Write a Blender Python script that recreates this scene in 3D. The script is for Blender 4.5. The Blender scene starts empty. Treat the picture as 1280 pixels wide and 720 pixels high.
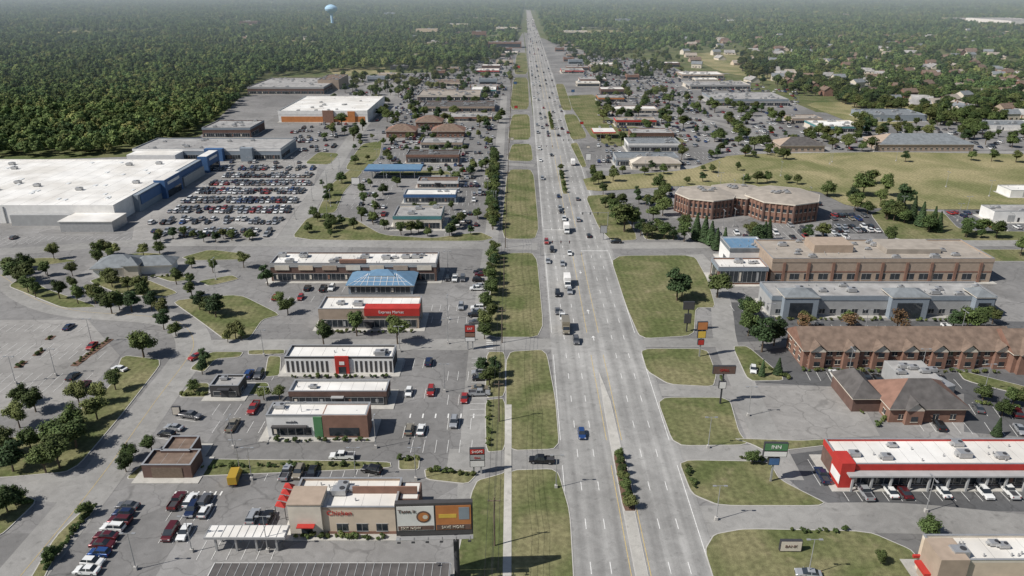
import bpy,bmesh,math,random
from mathutils import Vector,Matrix
R=random.Random(7)
scn=bpy.context.scene
# ------------------------------------------------------------ survey of the site
CAMH=100.0;F=930.0;HZ=-18.0
PT=math.atan((360-HZ)/F);CP=math.cos(PT);SP=math.sin(PT)
def G(u,v,z=0.0):
    """survey reference -> metres on the level plane at height z"""
    dy=F*CP-(v-360)*SP; dz=(v-HZ)*CP
    t=(CAMH-z)/dz
    return ((u-640)*t,dy*t)
def zrow(y,v):
    k=(360-v)/F
    return CAMH+y*(k*CP-SP)/(CP+k*SP)
def RX(y,off=0): return 20.5+.0139*y+off
# ------------------------------------------------------------ materials
MATS={}
def nt(m):
    m.use_nodes=True
    n=m.node_tree
    return n,n.nodes,n.links,n.nodes['Principled BSDF']
def mat(name,c,rough=.8,var=.15,scale=1.0,metal=0,spec=.3,scale2=None,c2=None,island=False,coat=0,ir=(.6,1.45),orr=(.65,1.4)):
    if name in MATS: return MATS[name]
    m=bpy.data.materials.new(name);t,N,L,b=nt(m)
    b.inputs['Roughness'].default_value=rough
    b.inputs['Metallic'].default_value=metal
    b.inputs['Specular IOR Level'].default_value=spec
    if coat: b.inputs['Coat Weight'].default_value=coat
    geo=N.new('ShaderNodeNewGeometry')
    nz=N.new('ShaderNodeTexNoise');nz.inputs['Scale'].default_value=scale;nz.inputs['Detail'].default_value=4
    L.new(geo.outputs['Position'],nz.inputs['Vector'])
    r=N.new('ShaderNodeMapRange');r.inputs['From Min'].default_value=.3;r.inputs['From Max'].default_value=.7
    r.inputs['To Min'].default_value=1-var;r.inputs['To Max'].default_value=1+var
    L.new(nz.outputs['Fac'],r.inputs['Value'])
    base=None
    if c2:
        n2=N.new('ShaderNodeTexNoise');n2.inputs['Scale'].default_value=scale2 or scale*.1;n2.inputs['Detail'].default_value=5
        L.new(geo.outputs['Position'],n2.inputs['Vector'])
        r2=N.new('ShaderNodeMapRange');r2.inputs['From Min'].default_value=.38;r2.inputs['From Max'].default_value=.62
        L.new(n2.outputs['Fac'],r2.inputs['Value'])
        mx=N.new('ShaderNodeMix');mx.data_type='RGBA'
        mx.inputs[6].default_value=(*c,1);mx.inputs[7].default_value=(*c2,1)
        L.new(r2.outputs[0],mx.inputs[0]);base=mx.outputs[2]
    mul=N.new('ShaderNodeVectorMath');mul.operation='SCALE'
    if base: L.new(base,mul.inputs[0])
    else: mul.inputs[0].default_value=c
    fac=r.outputs[0]
    if island:
        ri=N.new('ShaderNodeMapRange');ri.inputs['To Min'].default_value=ir[0];ri.inputs['To Max'].default_value=ir[1]
        L.new(geo.outputs['Random Per Island'],ri.inputs['Value'])
        mm=N.new('ShaderNodeMath');mm.operation='MULTIPLY';L.new(fac,mm.inputs[0]);L.new(ri.outputs[0],mm.inputs[1]);fac=mm.outputs[0]
        oi=N.new('ShaderNodeObjectInfo')
        ro=N.new('ShaderNodeMapRange');ro.inputs['To Min'].default_value=orr[0];ro.inputs['To Max'].default_value=orr[1]
        L.new(oi.outputs['Random'],ro.inputs['Value'])
        m3=N.new('ShaderNodeMath');m3.operation='MULTIPLY';L.new(fac,m3.inputs[0]);L.new(ro.outputs[0],m3.inputs[1]);fac=m3.outputs[0]
    L.new(fac,mul.inputs['Scale'])
    L.new(mul.outputs[0],b.inputs['Base Color'])
    MATS[name]=m
    return m
def fac_noise(N,L,vec,scale,a,b_,lo=.35,hi=.65,detail=4,dist=0):
    n=N.new('ShaderNodeTexNoise');n.inputs['Scale'].default_value=scale;n.inputs['Detail'].default_value=detail;n.inputs['Distortion'].default_value=dist
    L.new(vec,n.inputs['Vector'])
    r=N.new('ShaderNodeMapRange');r.inputs['From Min'].default_value=lo;r.inputs['From Max'].default_value=hi
    r.inputs['To Min'].default_value=a;r.inputs['To Max'].default_value=b_
    L.new(n.outputs['Fac'],r.inputs['Value']);return r.outputs[0]
def mulf(N,L,a,b_):
    m=N.new('ShaderNodeMath');m.operation='MULTIPLY';L.new(a,m.inputs[0]);L.new(b_,m.inputs[1]);return m.outputs[0]
def asphalt(name,c,lanes=False,cracks=True,joints=0):
    m=bpy.data.materials.new(name);t,N,L,b=nt(m)
    b.inputs['Roughness'].default_value=.85;b.inputs['Specular IOR Level'].default_value=.25
    geo=N.new('ShaderNodeNewGeometry');P=geo.outputs['Position']
    f=fac_noise(N,L,P,.03,.82,1.15,detail=6)
    f=mulf(N,L,f,fac_noise(N,L,P,.35,.90,1.08,detail=6,dist=1))
    f=mulf(N,L,f,fac_noise(N,L,P,5,.93,1.07))
    f=mulf(N,L,f,fac_noise(N,L,P,.55,1.0,.78,lo=.61,hi=.72,detail=3))
    if cracks:
        wp=N.new('ShaderNodeTexNoise');wp.inputs['Scale'].default_value=.25;L.new(P,wp.inputs['Vector'])
        ad=N.new('ShaderNodeVectorMath');ad.operation='MULTIPLY_ADD';L.new(wp.outputs['Color'],ad.inputs[0]);ad.inputs[1].default_value=(5,5,0);L.new(P,ad.inputs[2])
        vo=N.new('ShaderNodeTexVoronoi');vo.feature='DISTANCE_TO_EDGE';vo.inputs['Scale'].default_value=.09
        L.new(ad.outputs[0],vo.inputs['Vector'])
        r=N.new('ShaderNodeMapRange');r.inputs['From Min'].default_value=.004;r.inputs['From Max'].default_value=.016;r.inputs['To Min'].default_value=.76;r.inputs['To Max'].default_value=1
        L.new(vo.outputs['Distance'],r.inputs['Value']);f=mulf(N,L,f,r.outputs[0])
        v2=N.new('ShaderNodeTexVoronoi');v2.distance='CHEBYCHEV';v2.inputs['Scale'].default_value=.022;L.new(P,v2.inputs['Vector'])
        sc=N.new('ShaderNodeSeparateColor');L.new(v2.outputs['Color'],sc.inputs[0])
        r=N.new('ShaderNodeMapRange');r.inputs['To Min'].default_value=.82;r.inputs['To Max'].default_value=1.12
        L.new(sc.outputs[0],r.inputs['Value']);f=mulf(N,L,f,r.outputs[0])
    if lanes:
        sx=N.new('ShaderNodeSeparateXYZ');L.new(P,sx.inputs[0])
        a=N.new('ShaderNodeMath');a.operation='MULTIPLY_ADD';L.new(sx.outputs['Y'],a.inputs[0]);a.inputs[1].default_value=-.0139;L.new(sx.outputs['X'],a.inputs[2])
        a2=N.new('ShaderNodeMath');a2.operation='MULTIPLY_ADD';L.new(a.outputs[0],a2.inputs[0]);a2.inputs[1].default_value=2*math.pi/3.7;a2.inputs[2].default_value=-20.5*2*math.pi/3.7
        c_=N.new('ShaderNodeMath');c_.operation='COSINE';L.new(a2.outputs[0],c_.inputs[0])
        r=N.new('ShaderNodeMapRange');r.inputs['From Min'].default_value=-1;r.inputs['From Max'].default_value=1;r.inputs['To Min'].default_value=.88;r.inputs['To Max'].default_value=1.05
        L.new(c_.outputs[0],r.inputs['Value']);f=mulf(N,L,f,r.outputs[0])
        cb=N.new('ShaderNodeCombineXYZ');L.new(a.outputs[0],cb.inputs[0])
        s2=N.new('ShaderNodeMath');s2.operation='MULTIPLY';L.new(sx.outputs['Y'],s2.inputs[0]);s2.inputs[1].default_value=.03;L.new(s2.outputs[0],cb.inputs[1])
        f=mulf(N,L,f,fac_noise(N,L,cb.outputs[0],.8,.88,1.08,detail=3))
    mul=N.new('ShaderNodeVectorMath');mul.operation='SCALE';mul.inputs[0].default_value=c
    L.new(f,mul.inputs['Scale']);L.new(mul.outputs[0],b.inputs['Base Color'])
    MATS[name]=m;return m
def grassmat(name,c,c2,stripe=True,lo=.38,hi=.64,sc=.07):
    m=bpy.data.materials.new(name);t,N,L,b=nt(m)
    b.inputs['Roughness'].default_value=.95;b.inputs['Specular IOR Level'].default_value=.1
    geo=N.new('ShaderNodeNewGeometry');P=geo.outputs['Position']
    f=fac_noise(N,L,P,.9,.78,1.2,detail=6)
    f=mulf(N,L,f,fac_noise(N,L,P,6,.78,1.22))
    if stripe:
        w=N.new('ShaderNodeTexWave');w.inputs['Scale'].default_value=.14;w.inputs['Distortion'].default_value=5;w.inputs['Detail'].default_value=1;w.inputs['Detail Scale'].default_value=.25
        L.new(P,w.inputs['Vector'])
        r=N.new('ShaderNodeMapRange');r.inputs['To Min'].default_value=.93;r.inputs['To Max'].default_value=1.06
        L.new(w.outputs['Fac'],r.inputs['Value']);f=mulf(N,L,f,r.outputs[0])
    g=fac_noise(N,L,P,sc,0,1,lo=lo,hi=hi,detail=8,dist=.6)
    mx=N.new('ShaderNodeMix');mx.data_type='RGBA';mx.inputs[6].default_value=(*c,1);mx.inputs[7].default_value=(*c2,1);L.new(g,mx.inputs[0])
    # bare, worn spots
    g2=fac_noise(N,L,P,.22,0,.55,lo=.62,hi=.75,detail=5)
    m2=N.new('ShaderNodeMix');m2.data_type='RGBA';L.new(mx.outputs[2],m2.inputs[6]);m2.inputs[7].default_value=(.27,.225,.14,1);L.new(g2,m2.inputs[0])
    mul=N.new('ShaderNodeVectorMath');mul.operation='SCALE';L.new(m2.outputs[2],mul.inputs[0])
    L.new(f,mul.inputs['Scale']);L.new(mul.outputs[0],b.inputs['Base Color'])
    MATS[name]=m;return m
asphalt('m_highway',(.315,.307,.292),lanes=True,cracks=False)
asphalt('m_lot',(.225,.218,.210))
asphalt('m_lot_dark',(.115,.115,.116))
asphalt('m_lot_pale',(.30,.287,.270))
asphalt('m_road',(.285,.276,.260),cracks=False)
asphalt('m_concrete',(.46,.44,.40),cracks=False)
grassmat('m_grass',(.105,.122,.048),(.20,.185,.098))
grassmat('m_grass_dry',(.165,.170,.075),(.31,.27,.15),sc=.03)
grassmat('m_ground',(.085,.11,.04),(.15,.15,.075),stripe=False)
mat('m_mulch',(.14,.085,.06),.95,.3,2)
mat('m_kerb',(.46,.44,.41),.85,.1,1)
mat('m_white_line',(.68,.67,.64),.7,.2,2)
mat('m_yellow_line',(.55,.41,.16),.7,.15,2)
mat('m_leaf',(.052,.080,.026),.75,.25,.25,spec=.2,c2=(.085,.108,.034),scale2=.012,island=True)
mat('m_leaf2',(.075,.102,.032),.75,.25,.25,spec=.2,c2=(.12,.125,.044),scale2=.012,island=True)
mat('m_leaf3',(.038,.063,.025),.75,.25,.25,spec=.2,island=True)
kw=dict(island=True,ir=(.82,1.18),orr=(.6,1.4),spec=.15)
mat('m_canopy',(.080,.122,.040),.8,.3,.02,c2=(.115,.15,.048),scale2=.005,**kw)
mat('m_canopy2',(.110,.150,.046),.8,.3,.02,c2=(.17,.17,.06),scale2=.005,**kw)
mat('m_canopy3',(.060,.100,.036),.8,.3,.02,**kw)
mat('m_leaf_brown',(.16,.10,.055),.8,.25,.3,spec=.1,island=True)
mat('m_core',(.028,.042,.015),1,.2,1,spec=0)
mat('m_bark',(.12,.09,.065),.9,.2,3)
mat('m_glass',(.03,.037,.045),.08,.2,.5,spec=.6)
mat('m_tyre',(.02,.02,.02),.9,.1,3)
mat('m_hub',(.35,.35,.36),.35,.1,3,metal=.7)
mat('m_trim',(.05,.05,.055),.6,.1,3)
mat('m_lampw',(.8,.8,.78),.2,.02,3)
mat('m_lampr',(.4,.02,.02),.3,.02,3)
mat('m_roof_white',(.77,.75,.71),.7,.10,.15,c2=(.63,.60,.55),scale2=.05)
mat('m_roof_grey',(.37,.36,.345),.8,.2,.3,c2=(.28,.27,.26),scale2=.08)
mat('m_roof_tan',(.34,.30,.255),.85,.15,.3)
mat('m_roof_dark',(.10,.092,.088),.85,.25,.5)
mat('m_roof_brown',(.18,.13,.10),.9,.25,.6)
mat('m_roof_slate',(.19,.205,.215),.8,.2,.5)
mat('m_roof_blue',(.13,.23,.34),.45,.1,.5)
mat('m_brick',(.235,.135,.10),.9,.15,.6)
mat('m_brick_dark',(.14,.088,.072),.9,.15,.6)
mat('m_brick_tan',(.37,.29,.225),.9,.1,.6)
mat('m_beige',(.58,.48,.37),.85,.08,.6)
mat('m_cream',(.63,.57,.48),.85,.08,.6)
mat('m_whitewall',(.74,.72,.69),.8,.08,.4)
mat('m_greywall',(.36,.36,.355),.8,.08,.5)
mat('m_bluegrey',(.24,.275,.31),.8,.08,.5)
mat('m_darkwall',(.065,.062,.062),.7,.1,.5)
mat('m_blue',(.06,.13,.27),.6,.1,.5)
mat('m_red',(.44,.04,.032),.6,.1,.5)
mat('m_orange',(.48,.19,.07),.6,.1,.5)
mat('m_green',(.09,.22,.10),.6,.08,.5)
mat('m_teal',(.09,.23,.24),.6,.08,.5)
mat('m_yellow',(.65,.44,.08),.6,.08,.5)
mat('m_metal',(.45,.45,.45),.45,.08,1,metal=.5)
mat('m_wood',(.18,.135,.10),.9,.15,3)
# ------------------------------------------------------------ geometry helpers
COL=scn.collection
def link(o): COL.objects.link(o);return o
def meshobj(name,verts,faces,mats,mi=None,smooth=False,parent=None):
    me=bpy.data.meshes.new(name)
    me.from_pydata(verts,[],faces)
    for m in mats: me.materials.append(MATS[m] if isinstance(m,str) else m)
    if mi: me.polygons.foreach_set('material_index',mi)
    if smooth: me.polygons.foreach_set('use_smooth',[True]*len(faces))
    me.update()
    o=bpy.data.objects.new(name,me);link(o)
    if parent: o.parent=parent
    return o
def chaikin(p,n=1,closed=True,q_=.12):
    for _ in range(n):
        q=[];k=len(p)
        if closed:
            for i in range(k):
                a=p[i];b=p[(i+1)%k]
                q.append((a[0]*(1-q_)+b[0]*q_,a[1]*(1-q_)+b[1]*q_));q.append((a[0]*q_+b[0]*(1-q_),a[1]*q_+b[1]*(1-q_)))
        else:
            q=[p[0]]
            for i in range(k-1):
                a=p[i];b=p[i+1]
                if i>0:q.append((a[0]*.75+b[0]*.25,a[1]*.75+b[1]*.25))
                if i<k-2:q.append((a[0]*.25+b[0]*.75,a[1]*.25+b[1]*.75))
            q.append(p[-1])
        p=q
    return p
REJ=[];FOOT=[]
def inpoly(x,y,p):
    c=False;n=len(p);j=n-1
    for i in range(n):
        xi,yi=p[i];xj,yj=p[j]
        if (yi>y)!=(yj>y) and x<(xj-xi)*(y-yi)/(yj-yi)+xi:c=not c
        j=i
    return c
def addrej(p,L=REJ):
    xs=[a[0] for a in p];ys=[a[1] for a in p]
    L.append((min(xs),max(xs),min(ys),max(ys),p))
def blocked(x,y,r=0,lists=None):
    for L in (lists or (REJ,FOOT)):
        for a,b,c,d,p in L:
            if x<a-r or x>b+r or y<c-r or y>d+r: continue
            if r==0:
                if inpoly(x,y,p):return True
            else:
                for dx,dy in ((0,0),(r,0),(-r,0),(0,r),(0,-r)):
                    if inpoly(x+dx,y+dy,p):return True
    return False
ZC=[0]
def zlift():
    ZC[0]+=1;return ZC[0]*.0011
def sheet(name,px,z,m,kerb=False,rnd=1,world=False,rej=False):
    p=[q if world else G(*q) for q in px]
    p=chaikin(p,rnd)
    if rej: addrej(p)
    z+=zlift()*.3
    bm=bmesh.new()
    vs=[bm.verts.new((a,b,z)) for a,b in p]
    f=bm.faces.new(vs)
    bm.normal_update()
    if f.normal.z<0: f.normal_flip()
    mats=[m]
    if kerb:
        mats.append('m_kerb')
        be=list(bm.edges)
        r=bmesh.ops.extrude_edge_only(bm,edges=be)
        for e in r['geom']:
            if isinstance(e,bmesh.types.BMVert): e.co.z=.0
            if isinstance(e,bmesh.types.BMFace): e.material_index=1
        ri=bmesh.ops.inset_region(bm,faces=[f],thickness=.2,use_even_offset=False,use_boundary=False)
        for q in ri['faces']: q.material_index=1
    bmesh.ops.triangulate(bm,faces=[f for f in bm.faces if len(f.verts)>4])
    me=bpy.data.meshes.new(name);bm.to_mesh(me);bm.free()
    for q in mats: me.materials.append(MATS[q])
    return link(bpy.data.objects.new(name,me))
def ribbon_pts(p,w):
    l=[];r=[]
    for i in range(len(p)):
        a=p[max(0,i-1)];b=p[min(len(p)-1,i+1)]
        dx,dy=b[0]-a[0],b[1]-a[1];d=math.hypot(dx,dy) or 1
        nx,ny=-dy/d*w/2,dx/d*w/2
        l.append((p[i][0]+nx,p[i][1]+ny));r.append((p[i][0]-nx,p[i][1]-ny))
    return l,r
def ribbon(name,px,w,z,m,world=False,rej=True,sm=3,obj=True):
    p=[q if world else G(*q) for q in px];p=chaikin(p,sm,False)
    l,r=ribbon_pts(p,w);z+=zlift()*.4
    n=len(p);v=[(*a,z) for a in l]+[(*a,z) for a in r]
    fs=[(i,n+i,n+i+1,i+1) for i in range(n-1)]
    if rej: addrej(l+r[::-1])
    meshobj(name,v,fs,[m]);return p
class Quads:
    def __init__(s): s.v=[];s.f=[];s.m=[]
    def line(s,a,b,w,z,mi=0):
        dx,dy=b[0]-a[0],b[1]-a[1];d=math.hypot(dx,dy) or 1
        nx,ny=-dy/d*w/2,dx/d*w/2;k=len(s.v)
        s.v+=[(a[0]+nx,a[1]+ny,z),(a[0]-nx,a[1]-ny,z),(b[0]-nx,b[1]-ny,z),(b[0]+nx,b[1]+ny,z)]
        s.f.append((k,k+1,k+2,k+3));s.m.append(mi)
BOXF=[(0,3,2,1),(4,5,6,7),(0,1,5,4),(1,2,6,5),(2,3,7,6),(3,0,4,7)]
class Bld:
    def __init__(s,name,x,y,rot=0.0):
        s.e=bpy.data.objects.new(name,None);s.e.empty_display_size=1;link(s.e)
        s.e.location=(x,y,0);s.e.rotation_euler=(0,0,rot);s.p={}
    def part(s,n):
        if n not in s.p:s.p[n]=([],[],[],[])
        return s.p[n]
    def mi(s,P,m):
        if m not in P[2]:P[2].append(m)
        return P[2].index(m)
    def poly(s,n,m,vs,fs):
        P=s.part(n);k=len(P[0]);i=s.mi(P,m)
        P[0].extend(vs)
        for f in fs:P[1].append(tuple(a+k for a in f));P[3].append(i)
    def box(s,n,m,x0,y0,z0,x1,y1,z1):
        s.poly(n,m,[(x0,y0,z0),(x1,y0,z0),(x1,y1,z0),(x0,y1,z0),(x0,y0,z1),(x1,y0,z1),(x1,y1,z1),(x0,y1,z1)],BOXF)
    def cyl(s,n,m,cx,cy,r,z0,z1,k=10,r1=None):
        r1=r if r1 is None else r1
        v=[(cx+r*math.cos(2*math.pi*i/k),cy+r*math.sin(2*math.pi*i/k),z0) for i in range(k)]+[(cx+r1*math.cos(2*math.pi*i/k),cy+r1*math.sin(2*math.pi*i/k),z1) for i in range(k)]
        s.poly(n,m,v,[(i,(i+1)%k,k+(i+1)%k,k+i) for i in range(k)]+[tuple(range(k,2*k)),tuple(range(k-1,-1,-1))])
    def roof(s,m,x0,y0,x1,y1,z,rise,ov=.5,inset=None,part='roof',wm=None):
        x0-=ov;x1+=ov;y0-=ov;y1+=ov
        w=x1-x0;d=y1-y0
        if w>=d:
            ins=d/2 if inset is None else inset
            v=[(x0,y0,z),(x1,y0,z),(x1,y1,z),(x0,y1,z),(x0+ins,(y0+y1)/2,z+rise),(x1-ins,(y0+y1)/2,z+rise)]
            f=[(0,1,5,4),(2,3,4,5),(3,2,1,0)];g=[(1,2,5),(3,0,4)]
        else:
            ins=w/2 if inset is None else inset
            v=[(x0,y0,z),(x1,y0,z),(x1,y1,z),(x0,y1,z),((x0+x1)/2,y0+ins,z+rise),((x0+x1)/2,y1-ins,z+rise)]
            f=[(1,2,5,4),(3,0,4,5),(3,2,1,0)];g=[(0,1,4),(2,3,5)]
        s.poly(part,m,v,f);s.poly(part,wm or m,v,g)
        s.box('fascia','m_cream',x0+.05,y0+.05,z-.3,x1-.05,y1-.05,z-.01)
    def wallbox(s,side,w,d,s0,s1,z0,z1,t0,t1,part,m):
        if side=='f': s.box(part,m,s0,-t1,z0,s1,-t0,z1)
        elif side=='r': s.box(part,m,w+t0,s0,z0,w+t1,s1,z1)
        elif side=='l': s.box(part,m,-t1,s0,z0,-t0,s1,z1)
        else: s.box(part,m,s0,d+t0,z0,s1,d+t1,z1)
    def windows(s,side,w,d,z0,z1,kind,frame='m_metal',pitch=3.4,ww=1.8,a=None,b=None):
        Ln=w if side in 'fb' else d
        a=.8 if a is None else a;b=Ln-.8 if b is None else b
        if b-a<1.2:return
        if kind=='glass':
            s.wallbox(side,w,d,a,b,z0,z1,.004,.05,'windows','m_glass')
            n=max(1,int((b-a)/1.6))
            for i in range(n+1):
                x=a+(b-a)*i/n
                s.wallbox(side,w,d,x-.05,x+.05,z0,z1,.05,.1,'window_frames',frame)
            for i in range(0,n,4):
                x=a+(b-a)*(i+R.uniform(0,1))/n
                if x+1<b: s.wallbox(side,w,d,x,x+.7,z0+.4,z1-.5,.052,.06,'window_posters',R.choice(('m_cream','m_greywall','m_brick')))
            s.wallbox(side,w,d,a,b,z1,z1+.12,.004,.12,'window_frames',frame)
            s.wallbox(side,w,d,a,b,z0-.12,z0,.004,.14,'window_frames',frame)
        else:
            n=max(1,int((b-a)/pitch));st=(b-a)/n
            for i in range(n):
                x=a+st*(i+.5)-ww/2
                s.wallbox(side,w,d,x,x+ww,z0,z1,.004,.04,'windows','m_glass')
                s.wallbox(side,w,d,x-.1,x+ww+.1,z0-.14,z0,.004,.12,'window_frames',frame)
                s.wallbox(side,w,d,x-.08,x+ww+.08,z1,z1+.12,.004,.08,'window_frames',frame)
                s.wallbox(side,w,d,x+ww/2-.04,x+ww/2+.04,z0,z1,.04,.07,'window_frames',frame)
    def hvac(s,x,y,z,k=1.0):
        a=1.1*k;b_=.8*k;h=1.1*k
        s.box('rooftop_units','m_trim',x-a*.9,y-b_*.9,z,x+a*.9,y+b_*.9,z+.25)
        s.box('rooftop_units','m_metal',x-a,y-b_,z+.25,x+a,y+b_,z+h)
        s.cyl('rooftop_units','m_trim',x+a*.4,y,b_*.55,z+h,z+h+.12,10)
        s.box('rooftop_units','m_greywall',x-a-.5,y-b_*.5,z+.3,x-a,y+b_*.5,z+h*.7)
    def apron(s,w,d,m=1.7):
        s.box('sidewalk','m_concrete',-m,-m,.01,w+m,d+m,.16+ZC[0]*.0001)
    def text(s,txt,x,y,z,size,m,side='f'):
        c=bpy.data.curves.new('lettering','FONT');c.body=txt;c.size=size;c.extrude=.03;c.align_x='CENTER';c.align_y='CENTER'
        c.materials.append(MATS[m]);o=bpy.data.objects.new('lettering',c);link(o);o.parent=s.e;o.location=(x,y,z)
        o.rotation_euler=(math.pi/2,0,0 if side=='f' else (math.pi/2 if side=='r' else -math.pi/2))
    def done(s):
        for n,(v,f,ms,mi) in s.p.items():
            meshobj(n,v,f,ms,mi,parent=s.e)
        return s
def store(name,ul,ur,vf,vt,vb,wall='m_cream',roof='m_roof_white',fascia=None,kind='glass',h=None,dep=None,rot=0,trim=None,units=None,detail=2,sides='rl',fz=None,storeys=1):
    x0,y0=G(ul,vf);x1,_=G(ur,vf);w=x1-x0
    if h is None:h=zrow(y0,vt)
    h=max(3.5,h)
    d=dep or (G(640,vb,h)[1]-y0);d=max(6,d)
    b=Bld(name,x0,y0,rot)
    c,s_=math.cos(rot),math.sin(rot)
    cr=[(x0+c*a-s_*e,y0+s_*a+c*e) for a,e in ((-1,-1),(w+1,-1),(w+1,d+1),(-1,d+1))]
    addrej(cr,FOOT)
    b.w=w;b.d=d;b.h=h;zlift()
    trim=trim or wall;pz=h-.6
    b.apron(w,d,1.9 if y0<330 else 1.2)
    b.box('walls',wall,0,0,0,w,d,pz)
    b.box('roof',roof,.3,.3,pz+.004,w-.3,d-.3,pz+.05)
    if y0<330:
        n=int(w/3)
        for i in range(1,n):b.box('roof_seams','m_roof_grey',w*i/n-.03,.35,pz+.052,w*i/n+.03,d-.35,pz+.06)
    b.box('parapet',trim,0,0,pz,w,.3,h);b.box('parapet',trim,0,d-.3,pz,w,d,h)
    b.box('parapet',trim,0,.3,pz,.3,d-.3,h);b.box('parapet',trim,w-.3,.3,pz,w,d-.3,h)
    cm='m_metal' if detail>1 else 'm_kerb'
    for q in ((-.06,-.06,w+.06,.36),(-.06,d-.36,w+.06,d+.06),(-.06,.36,.36,d-.36),(w-.36,.36,w+.06,d-.36)):
        b.box('coping',cm,q[0],q[1],h,q[2],q[3],h+.07)
    if fascia:
        z0=fz or h-1.5
        b.wallbox('f',w,d,-.1,w+.1,z0,h-.15,.01,.14,'fascia',fascia)
        if 'r' in sides:b.wallbox('r',w,d,0,d,z0,h-.15,.01,.13,'fascia',fascia)
        if 'l' in sides:b.wallbox('l',w,d,0,d,z0,h-.15,.01,.13,'fascia',fascia)
    if kind=='glass':
        zt=min(3.1,h-1.8)
        b.windows('f',w,d,.6,zt,'glass')
        for sd in sides:b.windows(sd,w,d,.7,zt,'glass',a=1,b=d*.55)
        b.wallbox('f',w,d,w*.5-1,w*.5+1,0.02,2.4,.11,.2,'door','m_trim')
        b.wallbox('f',w,d,w*.5-1.6,w*.5+1.6,2.7,2.95,.01,1.2,'awning',trim if trim!=wall else 'm_trim')
    elif kind=='punch':
        n=storeys;sh=(h-.8)/n
        for i in range(n):
            b.windows('f',w,d,sh*i+1.0,sh*i+min(sh-.5,2.5),'punch')
            for sd in sides:b.windows(sd,w,d,sh*i+1.0,sh*i+min(sh-.5,2.5),'punch')
        b.wallbox('f',w,d,w*.5-.9,w*.5+.9,0.02,2.3,.13,.2,'door','m_trim')
    elif kind=='band':
        n=storeys;sh=(h-.8)/n
        for i in range(n):
            b.windows('f',w,d,sh*i+1.0,sh*i+sh-.7,'glass',a=.8,b=w-.8)
            for sd in sides:b.windows(sd,w,d,sh*i+1.0,sh*i+sh-.7,'glass',a=.8,b=d-.8)
    elif kind=='dock':
        k=max(1,int(w/14))
        for i in range(k):
            x=w*(i+.5)/k
            b.wallbox('f',w,d,x-1.6,x+1.6,.1,3.4,.004,.06,'door','m_greywall')
            b.wallbox('f',w,d,x+3,x+4,.02,2.2,.004,.06,'door','m_trim')
    nu=units if units is not None else max(1,int(w*d/110))
    for i in range(min(nu,26)):
        b.hvac(R.uniform(2,max(2.1,w-2)),R.uniform(1.8,max(1.9,d-1.8)),pz+.05,R.choice((.8,1,1.25)))
    for i in range(min(nu*2,20)):
        x=R.uniform(1,w-1);y=R.uniform(1,d-1);b.cyl('vents','m_metal',x,y,.15,pz+.05,pz+.7,6)
    return b
# ------------------------------------------------------------ ground, lots, roads
S=30000
meshobj('ground',[(-S,-3000,0),(S,-3000,0),(S,S,0),(-S,S,0)],[(0,1,2,3)],['m_ground'])
sheet('parking_lot',[(-500,780),(-330,300),(-160,215),(0,201),(165,196),(250,170),(300,122),(420,94),(560,90),(645,55),(654,40),(740,780)],.012,'m_lot',rnd=0)
sheet('parking_lot',[(742,780),(655,40),(690,52),(760,72),(830,78),(870,98),(985,125),(1020,140),(1280,158),(1600,175),(1900,780)],.012,'m_lot',rnd=0)
for m,p in (('m_lot_pale',[(905,482),(1065,482),(1100,545),(935,552)]),
 ('m_lot_dark',[(925,440),(1000,432),(1300,455),(1300,500),(1200,492),(940,478)]),
 ('m_lot_dark',[(955,572),(1050,560),(1300,600),(1300,640),(1050,636),(1000,612)]),
 ('m_lot_dark',[(1205,478),(1300,500),(1300,548),(1205,540)]),
 ('m_lot_dark',[(870,378),(960,378),(1010,400),(1290,402),(1290,418),(1010,424),(915,428),(905,400)]),
 ('m_lot_pale',[(-60,400),(110,400),(150,445),(100,500),(-100,540)]),
 ('m_lot_pale',[(180,207),(400,200),(392,232),(345,298),(165,300)]),
 ('m_lot_dark',[(1180,262),(1300,262),(1300,290),(1190,286)]),
 ('m_lot_dark',[(1040,262),(1130,262),(1150,292),(1040,292)]),
 ('m_lot_pale',[(430,97),(520,95),(500,108),(440,108)])):
    sheet('parking_lot',p,.022,m,rnd=0)
ys=[60,110,200,300,450,700,1000,1500,2200,3000,3500]
v=[];f=[]
for y in ys:
    n=0 if y<1200 else min(5,(y-1200)/400)
    v+=[(RX(y,-11.6+n),y,.075),(RX(y,16.6-n),y,.075)]
f=[(2*i,2*i+1,2*i+3,2*i+2) for i in range(len(ys)-1)]
meshobj('highway',v,f,['m_highway'])
addrej([(RX(0,-12.5),0),(RX(0,17.5),0),(RX(4200,17.5),4200),(RX(4200,-12.5),4200)])
mk=Quads()
def rl(off,y0,y1,w=.15,mi=0,dash=None):
    if dash:
        y=y0
        while y<y1:
            mk.line((RX(y,off),y),(RX(y+dash[0],off),y+dash[0]),w,.085,mi);y+=dash[1]
    else: mk.line((RX(y0,off),y0),(RX(y1,off),y1),w,.082,mi)
for off in (-3.7,-7.4): rl(off,70,1400,.16,0,(3.1,12.2))
for off in (7.2,10.9): rl(off,70,1400,.16,0,(3.1,12.2))
segs=[(60,140),(150,194),(209,284),(318,470),(490,700),(720,1500)]
for a,b in segs:
    rl(-11.1,a,b,.14);rl(14.7,a,b,.16)
    rl(-.15,a,b,.14,1);rl(3.45,a,b,.14,1)
for yy in (286,314):
    mk.line((RX(yy,-11),yy),(RX(yy,0),yy),.5,.088) if yy>300 else mk.line((RX(yy,3.5),yy),(RX(yy,14.6),yy),.5,.088)
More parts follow.
